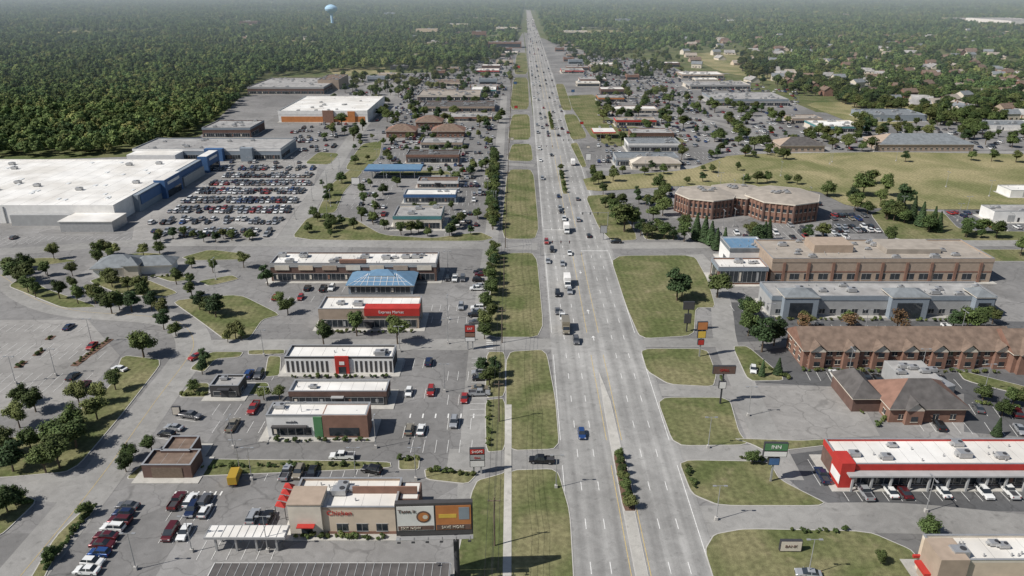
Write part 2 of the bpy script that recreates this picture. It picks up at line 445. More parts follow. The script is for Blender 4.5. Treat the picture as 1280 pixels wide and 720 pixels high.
def arrow(x,y,s_,mi=0,z=.088):
    mk.line((x,y-s_*1.6),(x,y+s_*.4),.22,z,mi);k=len(mk.v)
    mk.v+=[(x-.6,y+s_*.5,z),(x+.6,y+s_*.5,z),(x,y+s_*1.8,z)];mk.f.append((k,k+1,k+2));mk.m.append(mi)
for y in (205,225,262,330,350): arrow(RX(y,1.6),y,1 if y%2 else -1)
def zebra(u0,v0,u1,v1,n=8,ln=2.2):
    a=G(u0,v0);b=G(u1,v1);dx,dy=b[0]-a[0],b[1]-a[1];d=math.hypot(dx,dy);nx,ny=-dy/d*ln/2,dx/d*ln/2
    for i in range(n):
        x=a[0]+dx*(i+.5)/n;y=a[1]+dy*(i+.5)/n;mk.line((x-nx,y-ny),(x+nx,y+ny),.36,.066)
rd=lambda px,w,**k: ribbon('road',px,w,.036,'m_road',**k)
front=rd([(5,745),(30,715),(125,600),(195,500),(230,455),(246,430),(230,402),(180,394),(90,390),(35,372),(6,345),(-40,325)],10)
rd([(246,432),(350,431),(560,431),(692,430)],7.5)
rd([(-60,318),(60,312),(150,303),(400,304),(672,308)],9)
rd([(748,307),(850,307),(1060,304),(1280,304),(1500,304)],8)
rd([(352,308),(398,240),(440,172),(478,128),(505,108)],9)
rd([(858,652),(960,650),(1100,646),(1180,650),(1340,668)],9.5)
rd([(838,566),(900,566),(985,572)],8)
rd([(812,487),(850,488),(930,492)],6.5)
rd([(785,428),(860,429),(912,428)],6)
rd([(868,318),(893,345),(903,385),(905,428),(925,470),(945,520),(965,560),(985,600)],7)
rd([(560,574),(640,574),(702,574)],8)
rd([(590,740),(588,610),(598,430),(613,312),(622,220),(630,120)],6)
rd([(-100,612),(-10,605),(95,612)],9)
rd([(630,205),(668,207)],7);rd([(630,140),(662,140)],7);rd([(722,212),(900,210),(1040,185)],7)
rd([(860,92),(1020,92),(1130,118),(1280,140)],7)
rd([(760,135),(900,150),(985,190),(1090,192),(1300,190)],7)
rd([(1160,118),(1180,140),(1240,150),(1300,175)],8)
for a,b in zip(front[:-1],front[1:]):mk.line(a,b,.10,.07,1)
zebra(215,617,280,617,9,1.4);zebra(505,520,600,520,6,2);zebra(612,425,612,437,5,2);zebra(600,568,600,581,5,2)
zebra(395,640,395,650,3,2)
meshobj('sidewalk',[(-1.7,106,.19),(-.1,106,.19),(-.1,166,.19),(-1.7,166,.19)],[(0,1,2,3)],['m_concrete'])
sheet('median_island',[(RX(60,.6),60),(RX(60,3.0),60),(RX(150,3.0),150),(RX(168,2.8),168),(RX(184,1.2),184),(RX(168,.7),168),(RX(150,.5),150)],.15,'m_concrete',kerb=True,world=True,rnd=0)
sheet('median_planting',[(RX(124,.5),124),(RX(124,3.6),124),(RX(145,3.4),145),(RX(145,.6),145)],.2,'m_mulch',kerb=True,world=True,rnd=1)
for a,c in((375,430),(560,640)):
    sheet('median_planting',[(RX(a,.4),a),(RX(a,3.4),a),(RX(c,3.2),c),(RX(c,.6),c)],.2,'m_grass',kerb=True,world=True,rnd=1)
GR=[
[(560,745),(592,602),(628,592),(632,588),(632,745)],
[(632,588),(697,586),(713,640),(719,745),(632,745)],
[(607,566),(606,500),(632,498),(632,564)],
[(632,564),(632,440),(683,437),(695,500),(700,562)],
[(606,498),(608,440),(632,440),(632,496)],
[(604,422),(620,317),(671,316),(681,422)],
[(625,299),(634,212),(667,212),(675,299)],
[(633,201),(640,180),(664,180),(667,202)],
[(634,175),(640,143),(662,143),(664,175)],
[(637,137),(642,97),(660,97),(662,137)],
[(642,93),(646,66),(658,66),(660,93)],
[(762,320),(868,319),(885,350),(895,385),(870,385),(868,420),(800,424),(783,385)],
[(800,436),(884,436),(896,468),(892,484),(836,481),(808,464)],
[(820,497),(912,497),(924,540),(936,557),(842,558)],
[(847,575),(962,577),(975,600),(1040,633),(900,633),(864,618)],
[(880,688),(892,668),(930,661),(1085,664),(1145,690),(1160,745),(898,745)],
[(731,245),(765,243),(800,300),(765,302),(748,285)],
[(800,284),(840,286),(850,300),(806,300)],
[(915,433),(935,433),(985,476),(935,477)],
[(1085,264),(1178,264),(1200,288),(1300,290),(1300,301),(1112,301)],
[(1212,312),(1300,312),(1300,327),(1230,327)],
[(1195,462),(1300,488),(1300,500),(1205,476)],
[(712,180),(722,178),(734,208),(727,210)],
[(704,143),(720,143),(735,172),(714,176)],
[(694,105),(705,105),(716,138),(702,138)],
[(915,548),(940,556),(960,566),(1045,556),(1050,548),(1000,551)],
[(362,300),(385,271),(440,272),(478,294),(540,298),(600,290),(618,298),(600,302)],
[(213,376),(300,368),(352,394),(328,400),(312,424),(282,426),(250,402)],
[(0,598),(92,590),(150,522),(206,450),(152,444),(140,482),(60,542),(-100,560),(-100,600)],
[(-80,690),(0,672),(48,626),(22,616),(-80,618)],
[(45,745),(72,690),(122,634),(114,628),(68,672),(25,745)],
[(155,600),(186,573),(488,577),(490,586),(200,598)],
[(222,497),(240,479),(262,479),(262,497)],
[(302,480),(335,478),(340,492),(304,495)],
[(236,462),(262,440),(305,440),(300,447),(270,449),(255,466)],
[(310,438),(356,437),(356,443),(310,444)],
[(110,352),(130,345),(180,348),(224,366),(205,372),(150,368)],
[(226,322),(262,312),(312,318),(300,325),(240,326)],
[(246,352),(290,344),(300,349),(262,358)],
[(190,345),(222,345),(248,349),(215,353)],
[(10,358),(30,366),(80,386),(125,384),(60,362),(30,345)],
[(380,205),(398,190),(425,192),(412,206)],
[(395,268),(412,232),(440,210),(455,214),(430,240),(420,266)],
[(430,212),(452,180),(478,176),(475,196),(455,214)],
[(480,212),(560,214),(566,219),(470,220)],
[(498,572),(525,570),(524,588),(498,588)],
[(0,326),(60,322),(100,326),(40,334),(0,334)],
[(115,322),(180,316),(210,318),(150,326)],
[(335,445),(352,446),(350,470),(330,472)],
[(530,586),(600,590),(585,606),(532,600)],
[(1030,560),(1046,560),(1046,605),(1036,604)],
[(1205,425),(1260,426),(1262,436),(1206,434)],
]
for g in GR: sheet('grass_verge',g,.14,'m_grass',kerb=True,rnd=2,rej=True)
sheet('meadow',[(728,222),(860,213),(915,193),(1110,190),(1400,195),(1500,262),(1130,262),(1060,258),(1020,238),(860,232),(735,240)],.10,'m_grass_dry',rnd=1,rej=True)
sheet('grass_verge',[(705,120),(745,118),(760,150),(860,175),(850,190),(745,180)],.09,'m_grass',rnd=1)
sheet('grass_verge',[(850,66),(960,66),(985,105),(900,90)],.09,'m_grass_dry',rnd=1)
sheet('grass_verge',[(1000,128),(1160,128),(1170,150),(1080,160)],.09,'m_grass_dry',rnd=1)
sheet('grass_verge',[(410,86),(480,84),(490,92),(420,96)],.09,'m_grass_dry',rnd=1)
for u,v_,a,c in((300,34,90,70),(520,44,70,60),(150,22,160,120),(480,20,150,120),(600,26,90,120),(80,40,70,60),(760,40,80,90),(930,26,140,120),(1120,40,90,70),(1220,20,160,130),(380,56,50,40),(560,60,60,40),(860,34,90,70),(1010,50,80,50),(350,16,180,150),(820,16,160,150)):
    x,y=G(u,v_);p=[(x+a*math.cos(t*math.pi/5)*R.uniform(.6,1.1),y+c*math.sin(t*math.pi/5)*R.uniform(.7,1.1)) for t in range(10)]
    sheet('meadow',p,.05,'m_grass_dry' if R.random()<.7 else 'm_grass',world=True,rnd=1)
    addrej([(x-a*.85,y-c*.75),(x+a*.85,y-c*.75),(x+a*.85,y+c*.75),(x-a*.85,y+c*.75)],FOOT)
# ------------------------------------------------------------ vehicles
PAL={'white':(.72,.72,.70),'silver':(.42,.43,.44),'grey':(.15,.15,.155),'black':(.02,.02,.022),'red':(.30,.025,.02),'blue':(.03,.08,.24),'tan':(.32,.28,.21),'maroon':(.12,.02,.025),'navy':(.02,.035,.09),'yellow':(.6,.38,.04)}
for k,c in PAL.items(): mat('m_paint_'+k,c,.28,.02,1,metal=.0 if k in('white','red') else .35,spec=.5,coat=.6)
CARM=['PAINT','m_glass','m_tyre','m_hub','m_trim','m_lampw','m_lampr','m_whitewall']
def bbox_bm(bm,x0,y0,z0,x1,y1,z1,mi,bev=0):
    vs=[bm.verts.new(p) for p in [(x0,y0,z0),(x1,y0,z0),(x1,y1,z0),(x0,y1,z0),(x0,y0,z1),(x1,y0,z1),(x1,y1,z1),(x0,y1,z1)]]
    fs=[bm.faces.new([vs[i] for i in q]) for q in BOXF]
    for q in fs:q.material_index=mi
    if bev:
        es=list({e for q in fs for e in q.edges});r=bmesh.ops.bevel(bm,geom=es,offset=bev,segments=1,affect='EDGES')
        for q in r['faces']:q.material_index=mi
def body(bm,prof,w,wt,ztop,mi=0):
    L_=[];Rr=[]
    for y,z in prof:
        ww=w if z<ztop else wt
        L_.append(bm.verts.new((-ww,y,z)));Rr.append(bm.verts.new((ww,y,z)))
    n=len(prof);fs=[]
    for i in range(n):
        j=(i+1)%n
        fs.append(bm.faces.new((L_[i],L_[j],Rr[j],Rr[i])))
    fs.append(bm.faces.new(L_[::-1]));fs.append(bm.faces.new(Rr))
    for q in fs:q.material_index=mi
    r=bmesh.ops.bevel(bm,geom=list({e for q in fs for e in q.edges}),offset=.05,segments=1,affect='EDGES')
    for q in r['faces']:q.material_index=mi
def cabin(bm,yb0,yb1,yt0,yt1,z0,z1,wb,wt,mi=0,gl=1):
    b=[bm.verts.new(p) for p in ((-wb,yb0,z0),(wb,yb0,z0),(wb,yb1,z0),(-wb,yb1,z0))]
    t=[bm.verts.new(p) for p in ((-wt,yt0,z1),(wt,yt0,z1),(wt,yt1,z1),(-wt,yt1,z1))]
    top=bm.faces.new(t);top.material_index=mi
    sd=[bm.faces.new((b[i],b[(i+1)%4],t[(i+1)%4],t[i])) for i in range(4)]
    for q in sd:q.material_index=gl
    r=bmesh.ops.inset_individual(bm,faces=sd,thickness=.065)
    for q in r['faces']:q.material_index=mi
    m=(yb0+yb1+yt0+yt1)/4
    for s_ in (-1,1):
        v=[bm.verts.new(p) for p in ((s_*(wb+.005),m-.05,z0),(s_*(wb+.005),m+.05,z0),(s_*(wt+.005),m+.05,z1),(s_*(wt+.005),m-.05,z1))]
        q=bm.faces.new(v);q.material_index=mi
def wheel(bm,x,y,r,w=.22):
    n=12;s_=1 if x>0 else -1
    a=[bm.verts.new((x,y+r*math.cos(2*math.pi*i/n),r+r*math.sin(2*math.pi*i/n))) for i in range(n)]
    b=[bm.verts.new((x-s_*w,v.co.y,v.co.z)) for v in a]
    for i in range(n):bm.faces.new((a[i],a[(i+1)%n],b[(i+1)%n],b[i])).material_index=2
    bm.faces.new(a).material_index=2
    h=[bm.verts.new((x+s_*.006,y+r*.6*math.cos(2*math.pi*i/n),r+r*.6*math.sin(2*math.pi*i/n))) for i in range(n)]
    bm.faces.new(h).material_index=3
def vehicle(kind,paint):
    bm=bmesh.new()
    if kind=='sedan':
        body(bm,[(-2.35,.3),(-2.38,.7),(-2.25,.93),(-1.5,.99),(.95,.96),(2.05,.82),(2.32,.62),(2.34,.3)],.91,.84,.8)
        cabin(bm,-1.75,1.1,-1.05,.3,.96,1.43,.80,.6);hl=2.33;tl=-2.37;W=.9;wy=1.42;wr=.33;zl=.62
    elif kind=='hatch':
        body(bm,[(-2.05,.3),(-2.1,.75),(-2.0,1.0),(.85,.98),(1.8,.85),(2.05,.62),(2.08,.3)],.88,.81,.85)
        cabin(bm,-1.98,1.0,-1.6,.25,.98,1.48,.78,.6);hl=2.07;tl=-2.09;W=.87;wy=1.28;wr=.33;zl=.66
    elif kind=='suv':
        body(bm,[(-2.3,.35),(-2.35,.8),(-2.28,1.12),(1.0,1.1),(2.1,1.0),(2.32,.75),(2.34,.35)],.95,.9,.95)
        cabin(bm,-2.24,1.15,-1.95,.4,1.1,1.72,.86,.72);hl=2.33;tl=-2.34;W=.94;wy=1.42;wr=.37;zl=.8
        for x in(-.62,.62):bbox_bm(bm,x-.03,-1.7,1.73,x+.03,.2,1.78,4)
    elif kind=='minivan':
        body(bm,[(-2.5,.3),(-2.52,.8),(-2.48,1.08),(1.2,1.06),(2.25,.88),(2.5,.62),(2.52,.3)],.97,.92,.9)
        cabin(bm,-2.42,1.6,-2.2,.55,1.06,1.72,.88,.74);hl=2.5;tl=-2.51;W=.96;wy=1.5;wr=.35;zl=.75
    elif kind=='pickup':
        body(bm,[(-2.85,.45),(-2.88,1.05),(-.55,1.08),(1.5,1.08),(2.7,1.0),(2.88,.75),(2.9,.45)],.97,.93,.95)
        cabin(bm,-.75,1.6,-.55,.85,1.08,1.78,.88,.72)
        bbox_bm(bm,-.78,-2.75,1.0,.78,-.85,1.09,4)
        for x in(-.9,.82):bbox_bm(bm,x,-2.85,1.09,x+.08,-.8,1.3,0)
        bbox_bm(bm,-.82,-2.86,1.09,.82,-2.78,1.3,0)
        hl=2.89;tl=-2.88;W=.96;wy=1.85;wr=.4;zl=.85
    elif kind=='boxtruck':
        body(bm,[(1.6,.5),(1.6,1.4),(1.75,2.4),(2.6,2.35),(3.1,1.5),(3.7,1.35),(3.8,.9),(3.8,.5)],1.05,.98,1.6)
        cabin(bm,1.7,3.15,1.8,2.6,1.5,2.36,1.0,.96)
        bbox_bm(bm,-1.2,-4,.95,1.2,1.45,3.5,0 if paint in('tan','yellow') else 7,.04)
        bbox_bm(bm,-.5,-3.9,.55,.5,1.6,.94,4)
        hl=3.8;tl=-4.0;W=1.05;wy=2.7;wr=.46;zl=.9
    else:
        body(bm,[(6.0,.5),(6.0,1.6),(6.0,2.8),(7.2,2.8),(7.5,1.8),(9.0,1.6),(9.1,.9),(9.1,.5)],1.15,1.05,1.9)
        cabin(bm,6.1,7.55,6.2,7.2,1.8,2.82,1.08,1.0)
        bbox_bm(bm,-1.28,-7,1.15,1.28,5.6,4.0,7,.04)
        bbox_bm(bm,-.45,-6.9,.7,.45,8,1.14,4)
        hl=9.1;tl=-7;W=1.2;wy=7.9;wr=.5;zl=.9
    for x in(-W,W):
        for y in ((wy,-wy) if kind!='semi' else (7.9,4.6,3.4,-4.6,-5.9)): wheel(bm,x*1.01,y,wr)
    for x in(-W*.78,W*.78):
        bbox_bm(bm,x-.17,hl-.04,zl-.07,x+.17,hl+.015,zl+.09,5)
        bbox_bm(bm,x-.14,tl-.015,zl,x+.14,tl+.04,zl+.18,6)
    bbox_bm(bm,-W*.55,hl-.03,zl-.25,W*.55,hl+.02,zl-.05,4)
    bbox_bm(bm,-W*.95,tl-.03,.32,W*.95,tl+.04,.5,4)
    if kind in('sedan','suv','hatch','minivan','pickup'):
        y={'sedan':.8,'hatch':.7,'suv':.85,'minivan':1.2,'pickup':1.3}[kind]
        for x in(-1,1):bbox_bm(bm,x*(W+.1)-.09,y-.05,zl+.3,x*(W+.1)+.09,y+.06,zl+.45,0)
    bm.normal_update();bmesh.ops.recalc_face_normals(bm,faces=bm.faces)
    me=bpy.data.meshes.new(kind+'_'+paint);bm.to_mesh(me);bm.free()
    for m in CARM: me.materials.append(MATS['m_paint_'+paint] if m=='PAINT' else MATS[m])
    return me
VM={}
def vm(kind,paint):
    if (kind,paint) not in VM: VM[kind,paint]=vehicle(kind,paint)
    return VM[kind,paint]
PW=['white']*24+['silver']*18+['grey']*19+['black']*20+['red']*6+['blue']*4+['tan']*4+['maroon']*3+['navy']*5
KW=['sedan']*36+['suv']*34+['hatch']*12+['minivan']*8+['pickup']*14
NM={'sedan':'car','hatch':'car','suv':'car','minivan':'van','pickup':'pickup_truck','boxtruck':'box_truck','semi':'semi_truck'}
def car(x,y,rot,kind=None,paint=None,parked=True,z=.032):
    kind=kind or R.choice(KW);paint=paint or R.choice(PW)
    n=NM[kind]
    if parked:n='parked_'+n
    o=bpy.data.objects.new(n,vm(kind,paint));link(o)
    o.location=(x,y,z);o.rotation_euler=(0,0,rot);return o
def row(u0,v0,u1,v1,occ=.6,pitch=2.8,ang=None,lines=True,depth=5.2,cl=None,kinds=None):
    a=G(u0,v0);b=G(u1,v1);dx,dy=b[0]-a[0],b[1]-a[1];d=math.hypot(dx,dy);n=max(1,int(d/pitch))
    ux,uy=dx/d,dy/d;th=math.atan2(uy,ux)+(ang or 0);nx,ny=-math.sin(th),math.cos(th)
    for i in range(n+1):
        x=a[0]+ux*i*pitch;y=a[1]+uy*i*pitch
        if lines:mk.line((x-nx*depth/2,y-ny*depth/2),(x+nx*depth/2,y+ny*depth/2),.11,.066)
        if i<n and R.random()<occ:
            cx=x+ux*pitch/2+R.uniform(-.1,.1);cy=y+uy*pitch/2+R.uniform(-.1,.1);e=R.uniform(-.35,.35)
            if not blocked(cx,cy,0,(FOOT,)):car(cx+nx*e,cy+ny*e,th+R.choice((0,math.pi))+R.uniform(-.03,.03),R.choice(kinds) if kinds else None,paint=R.choice(cl) if cl else None,z=.06)
def lotfill(px,occ=.4,far=False,aisle=7.0,world=False,occf=None):
    p=[q if world else G(*q) for q in px]
    xs=[a[0] for a in p];ys_=[a[1] for a in p]
    y=min(ys_)+3;k=0
    while y<max(ys_):
        x=min(xs)+R.uniform(0,2)
        while x<max(xs):
            if inpoly(x,y,p) and not blocked(x,y,2.2):
                if y<480:mk.line((x-1.4,y-2.5),(x-1.4,y+2.5),.11,.066)
                oc=occf(x,y) if occf else occ
                if R.random()<oc: car(x+R.uniform(-.15,.15),y+R.uniform(-.4,.4),R.choice((0,math.pi))+R.uniform(-.04,.04))
            x+=2.8
        k+=1;y+=5.3 if k%2 else 5.3+aisle
# ------------------------------------------------------------ buildings
b=store('fast_food_restaurant',366,497,668,634,597,'m_beige','m_roof_white',None,'none',trim='m_brick_tan',units=3)
w,d,h=b.w,b.d,b.h
b.windows('f',w,d,.9,2.6,'punch',a=8,b=w-1,pitch=3.6,ww=2.2)
b.windows('r',w,d,.9,2.6,'punch',pitch=3.6,ww=2.2)
b.wallbox('r',w,d,0,d,0.17,.8,.01,.08,'stone_base','m_brick')
b.wallbox('f',w,d,7,w,0.17,.8,.01,.08,'stone_base','m_brick')
b.box('entry_tower','m_cream',-.2,-.5,0,6.2,5,h+.9)
b.box('entry_tower','m_brick_tan',-.35,-.65,h+.9,6.35,5.15,h+1.1)
b.box('door','m_glass',2,-.56,0.18,4.2,-.51,2.6)
b.box('awning','m_red',1.4,-1.7,2.8,4.8,-.52,3.0)
b.text('Chicken',9.6,-.1,h-1.4,1.5,'m_red')
b.box('screen_wall','m_brick',w*.55,d-4.5,h-.55,w+3.6,d-4.2,h+1.1)
b.box('annex','m_brick_dark',w+.02,d-6,0,w+4,d-.5,h-.8)
b.box('annex','m_roof_white',w+.32,d-5.7,h-.796,w+3.7,d-.8,h-.75)
b.done()
sx,sy=G(352,650)
b=Bld('shade_canopy',sx,sy)
for i in range(4):
    b.poly('sail','m_red',[(-1.0,i*2.0,3.4),(1.0,i*2.0,2.9),(1.0,i*2.0+1.6,2.9),(-1.0,i*2.0+1.6,3.4),(0,i*2.0+.8,4.0)],[(0,1,4),(1,2,4),(2,3,4),(3,0,4)])
for y in(0,7.4):
    b.cyl('post','m_trim',-.95,y,.08,0,3.4);b.cyl('post','m_trim',.95,y,.08,0,2.9)
b.done()
def canopy(name,ul,ur,vf,vb,h,top,edge,nx=4,posts='m_metal',ribs=None,th=.5):
    x0,y0=G(ul,vf,h);x1,_=G(ur,vf,h);y1=G(ul,vb,h)[1];w=x1-x0;d=y1-y0
    b=Bld(name,x0,y0);addrej([(x0,y0),(x1,y0),(x1,y1),(x0,y1)],FOOT)
    b.box('deck',edge,0,0,h-th,w,d,h-.05);b.box('roof',top,.15,.15,h-.046,w-.15,d-.15,h)
    if ribs:
        n=int(w/1.5)
        for i in range(n+1):b.box('ribs',ribs,.15+(w-.4)*i/n,.15,h+.002,.25+(w-.4)*i/n,d-.15,h+.07)
    for i in range(nx):
        for y in (d*.15,d*.85):
            x=w*(i+.5)/nx;b.box('columns',posts,x-.18,y-.18,0,x+.18,y+.18,h-th)
    return b.done()
canopy('drive_through_canopy',254,356,672,656,3.6,'m_roof_white','m_metal',4,ribs='m_greywall')
canopy('carport',258,562,722,703,4,'m_roof_dark','m_whitewall',6,ribs='m_greywall')
b=store('retail_store',336,460,547,519,503,'m_whitewall','m_roof_white',None,'none',trim='m_greywall')
w,d,h=b.w,b.d,b.h
b.box('brick_front','m_brick',w*.56,-.25,0,w+.25,d*.8,h+.02)
b.box('roof','m_roof_white',w*.56+.3,.05,h+.024,w-.05,d*.8-.3,h+.06)
b.box('green_panel','m_green',w*.47,-.3,.3,w*.555,-.004,h-.4)
b.windows('f',w,d,.7,2.9,'glass',a=1,b=w*.44)
b.wallbox('f',w,d,w*.62,w*.92,.7,2.9,.255,.3,'windows','m_glass')
b.wallbox('f',w,d,w*.05,w*.4,3.2,3.5,.01,1.0,'awning','m_darkwall')
b.text('mobile',w*.25,-.05,4.3,1.0,'m_trim')
b.done()
b=store('restaurant',363,484,507,489,476,'m_darkwall','m_roof_white','m_brick_dark','glass',trim='m_greywall',sides='r');b.done()
b=store('restaurant',358,492,467,446,431,'m_whitewall','m_roof_white',None,'none',trim='m_darkwall',sides='r')
w,d,h=b.w,b.d,b.h
n=22
for i in range(n):
    x=w*(i+.5)/n
    if abs(x-w*.53)<3:continue
    b.wallbox('f',w,d,x-.32,x+.32,.5,h-1.3,.004,.06,'stripes','m_darkwall')
for i in range(8): b.wallbox('r',w,d,d*(i+.5)/8-.3,d*(i+.5)/8+.3,.5,h-1.3,.004,.06,'stripes','m_darkwall')
b.box('red_entry','m_red',w*.53-1.9,-.5,0,w*.53+1.9,-.004,h+.3)
b.box('door','m_glass',w*.53-1,-.55,.18,w*.53+1,-.505,2.4)
b.box('sign_disc','m_whitewall',w*.53-.7,-.56,3,w*.53+.7,-.505,4)
b.done()
b=store('car_wash_kiosk',264,300,497,482,472,'m_darkwall','m_roof_grey',None,'glass',units=1,sides='r');b.done()
b=store('trash_enclosure',180,241,598,586,578,'m_brick_dark','m_roof_brown',None,'none',units=0,h=3.5,dep=6);b.box('gate','m_wood',2,-.1,.2,b.w-2,-.01,2.8);b.done()
b=store('storage_shed',204,240,580,568,562,'m_brick_dark','m_roof_brown',None,'none',units=0,h=3.5,dep=5);b.done()
b=store('office_supply_store',400,524,411,386,370,'m_brick_tan','m_roof_white',None,'glass',sides='r')
w,d,h=b.w,b.d,b.h
b.box('red_sign_wall','m_red',w*.46,-.35,h-2.3,w+.35,d*.35,h+.2)
b.text('Express Market',w*.73,-.4,h-1.0,1.25,'m_whitewall')
b.done()
b=store('strip_mall',340,546,352,329,315,'m_brick_dark','m_roof_white','m_greywall','glass',sides='r',units=14)
w,d,h=b.w,b.d,b.h
for i in range(7):
    x=w*(i+.5)/7;b.wallbox('f',w,d,x-2.6,x+2.6,h-2.6,h-.9,.15,.3,'shop_signs',('m_cream','m_beige','m_brick_tan')[i%3])
b.box('raised_parapet','m_brick',w*.42,-.3,h+.08,w*.58,1,h+1.3)
b.done()
x0,y0=G(436,368);x1,_=G(516,368)
b=Bld('car_wash',x0,y0);w=x1-x0;d=13;addrej([(x0,y0),(x1,y0),(x1,y0+d),(x0,y0+d)],FOOT)
b.box('walls','m_bluegrey',0,0,0,w,d,3.6)
b.windows('f',w,d,.6,3,'glass');b.roof('m_roof_blue',0,0,w,d,3.65,2.4,.8)
b.roof('m_roof_blue',w*.3,d*.3,w*.7,d*.7,5.5,1.5,.2,part='cupola')
n=10
for i in range(n+1):
    x=w*i/n;xt=min(max(x,w*.28),w*.72)
    b.poly('ribs','m_whitewall',[(x-.06,-.75,3.74),(x+.06,-.75,3.74),(xt+.06,d*.40,5.85),(xt-.06,d*.40,5.85)],[(0,1,2,3)])
for q in(.3,.6):
    b.poly('ribs','m_whitewall',[(w*.28*q,-.75+(d*.4+.75)*q,3.75+2.1*q),(w-w*.28*q,-.75+(d*.4+.75)*q,3.75+2.1*q),(w-w*.28*q,-.6+(d*.4+.75)*q,3.79+2.1*q),(w*.28*q,-.6+(d*.4+.75)*q,3.79+2.1*q)],[(0,1,2,3)])
b.done()
x0,y0=G(118,347);x1,_=G(226,336)
b=Bld('bank_building',x0,y0,.12);w=x1-x0-1;addrej([(x0,y0),(x1,y0),(x1,y0+14),(x0,y0+14)],FOOT)
b.box('walls','m_whitewall',0,0,0,w*.55,11,3.4);b.roof('m_roof_slate',0,0,w*.55,11,3.7,3.2,.9)
b.box('walls','m_whitewall',w*.5,1.5,0,w,9,3.2);b.roof('m_roof_slate',w*.5,1.5,w,9,3.5,2.6,.9,part='roof_wing')
b.box('tower','m_cream',w*.42,-1.5,0,w*.6,4,4.4);b.roof('m_roof_slate',w*.42,-1.5,w*.6,4,4.7,2.6,.6,part='roof_tower')
b.windows('f',w*.4,11,.8,2.4,'punch');b.windows('l',w,11,.8,2.4,'punch')
b.done()
x1,y0=G(146,279);yb=G(640,199,8.5)[1];x0=x1-190
b=Bld('big_box_store',x0,y0)
w=x1-x0;d=yb-y0;h=8.5
addrej([(x0,y0),(x1+14,y0),(x1+14,yb),(x0,yb)],FOOT)
b.box('walls','m_whitewall',0,0,0,w,d,h-.6);b.box('roof','m_roof_white',.3,.3,h-.596,w-.3,d-.3,h-.55)
for q in((0,0,w,.3),(0,d-.3,w,d),(0,.3,.3,d-.3),(w-.3,.3,w,d-.3)):b.box('parapet','m_whitewall',q[0],q[1],h-.6,q[2],q[3],h)
b.box('front_wall','m_bluegrey',w+.01,18,0,w+2.5,d+.3,h-.3)
b.box('blue_front','m_blue',w+2.51,20,3.2,w+2.9,d,h-.9)
for ya,yc in((42,62),(98,116)):
    b.box('entrance_block','m_blue',w-.6,ya,0.02,w+5,yc,h+.9)
    b.box('entrance_block','m_roof_white',w-.4,ya+.3,h+.904,w+4.7,yc-.3,h+.95)
    b.box('entrance_glass','m_glass',w+5.01,ya+2,.1,w+5.08,yc-2,3.6)
    b.box('entrance_sign','m_whitewall',w+5.01,ya+3,h-2,w+5.1,yc-3,h-.6)
b.box('front_bays','m_greywall',w+2.91,66,0,w+4.2,94,5)
b.box('garden_centre','m_metal',w-18,-13,0,w+5,-.02,4.6)
b.box('garden_centre','m_roof_white',w-18.4,-13.4,4.604,w+5.4,.0-.05,4.9)
b.box('garden_centre','m_greywall',w-45,-4,0,w-18.05,-.02,5)
for i in range(12): b.wallbox('f',w,d,8+i*12,8.4+i*12,0,h-.7,.01,.35,'pilasters','m_greywall')
for i in range(4): b.wallbox('f',w,d,100+i*9,104+i*9,.2,4,.01,.1,'dock_doors','m_greywall')
for i in range(24): b.box('roof_seams','m_roof_grey',8*i+2,.4,h-.548,8*i+2.12,d-.4,h-.54)
for i in range(90):
    x=R.uniform(4,w-4);y=R.uniform(4,d-4)
    if i%3==0:b.hvac(x,y,h-.55,1.3)
    else: b.box('skylights','m_lampw',x-.8,y-1.4,h-.55,x+.8,y+1.4,h-.3)
b.done()
b=store('strip_mall',168,352,200,185,172,'m_bluegrey','m_roof_grey','m_whitewall','glass',h=7,dep=35,sides='r',units=10)
w,d,h=b.w,b.d,b.h
b.box('corner_block','m_whitewall',w*.02,-12,0,w*.34,-.15,5.6);b.box('corner_block','m_roof_white',w*.03,-11.5,5.604,w*.33,-.6,5.7)
b.box('corner_block','m_blue',w*.5,-4,0,w*.62,-.15,7.6);b.box('corner_block','m_bluegrey',w*.74,-4,0,w*.82,-.15,8.0)
b.done()
store('retail_store',254,314,172,160,150,'m_brick_dark','m_roof_grey','m_bluegrey','glass',h=7,sides='r').done()
b=store('home_improvement_store',349,460,153,138,120,'m_whitewall','m_roof_white','m_whitewall','none',h=9,sides='r',units=12,fz=6)
b.wallbox('f',b.w,b.d,2,b.w-2,.3,4.6,.01,.1,'lower_front','m_orange')
b.box('entry_gable','m_brick',b.w*.5,-1.5,0,b.w*.62,-.2,9.4);b.box('entry_gable','m_orange',b.w*.78,-1,0,b.w*.86,-.2,8.6)
b.done()
store('warehouse_store',310,405,118,108,97,'m_brick_dark','m_roof_grey','m_greywall','glass',h=7,sides='r').done()
store('warehouse_store',398,424,112,102,93,'m_brick_tan','m_roof_brown',None,'none',h=10,sides='r').done()
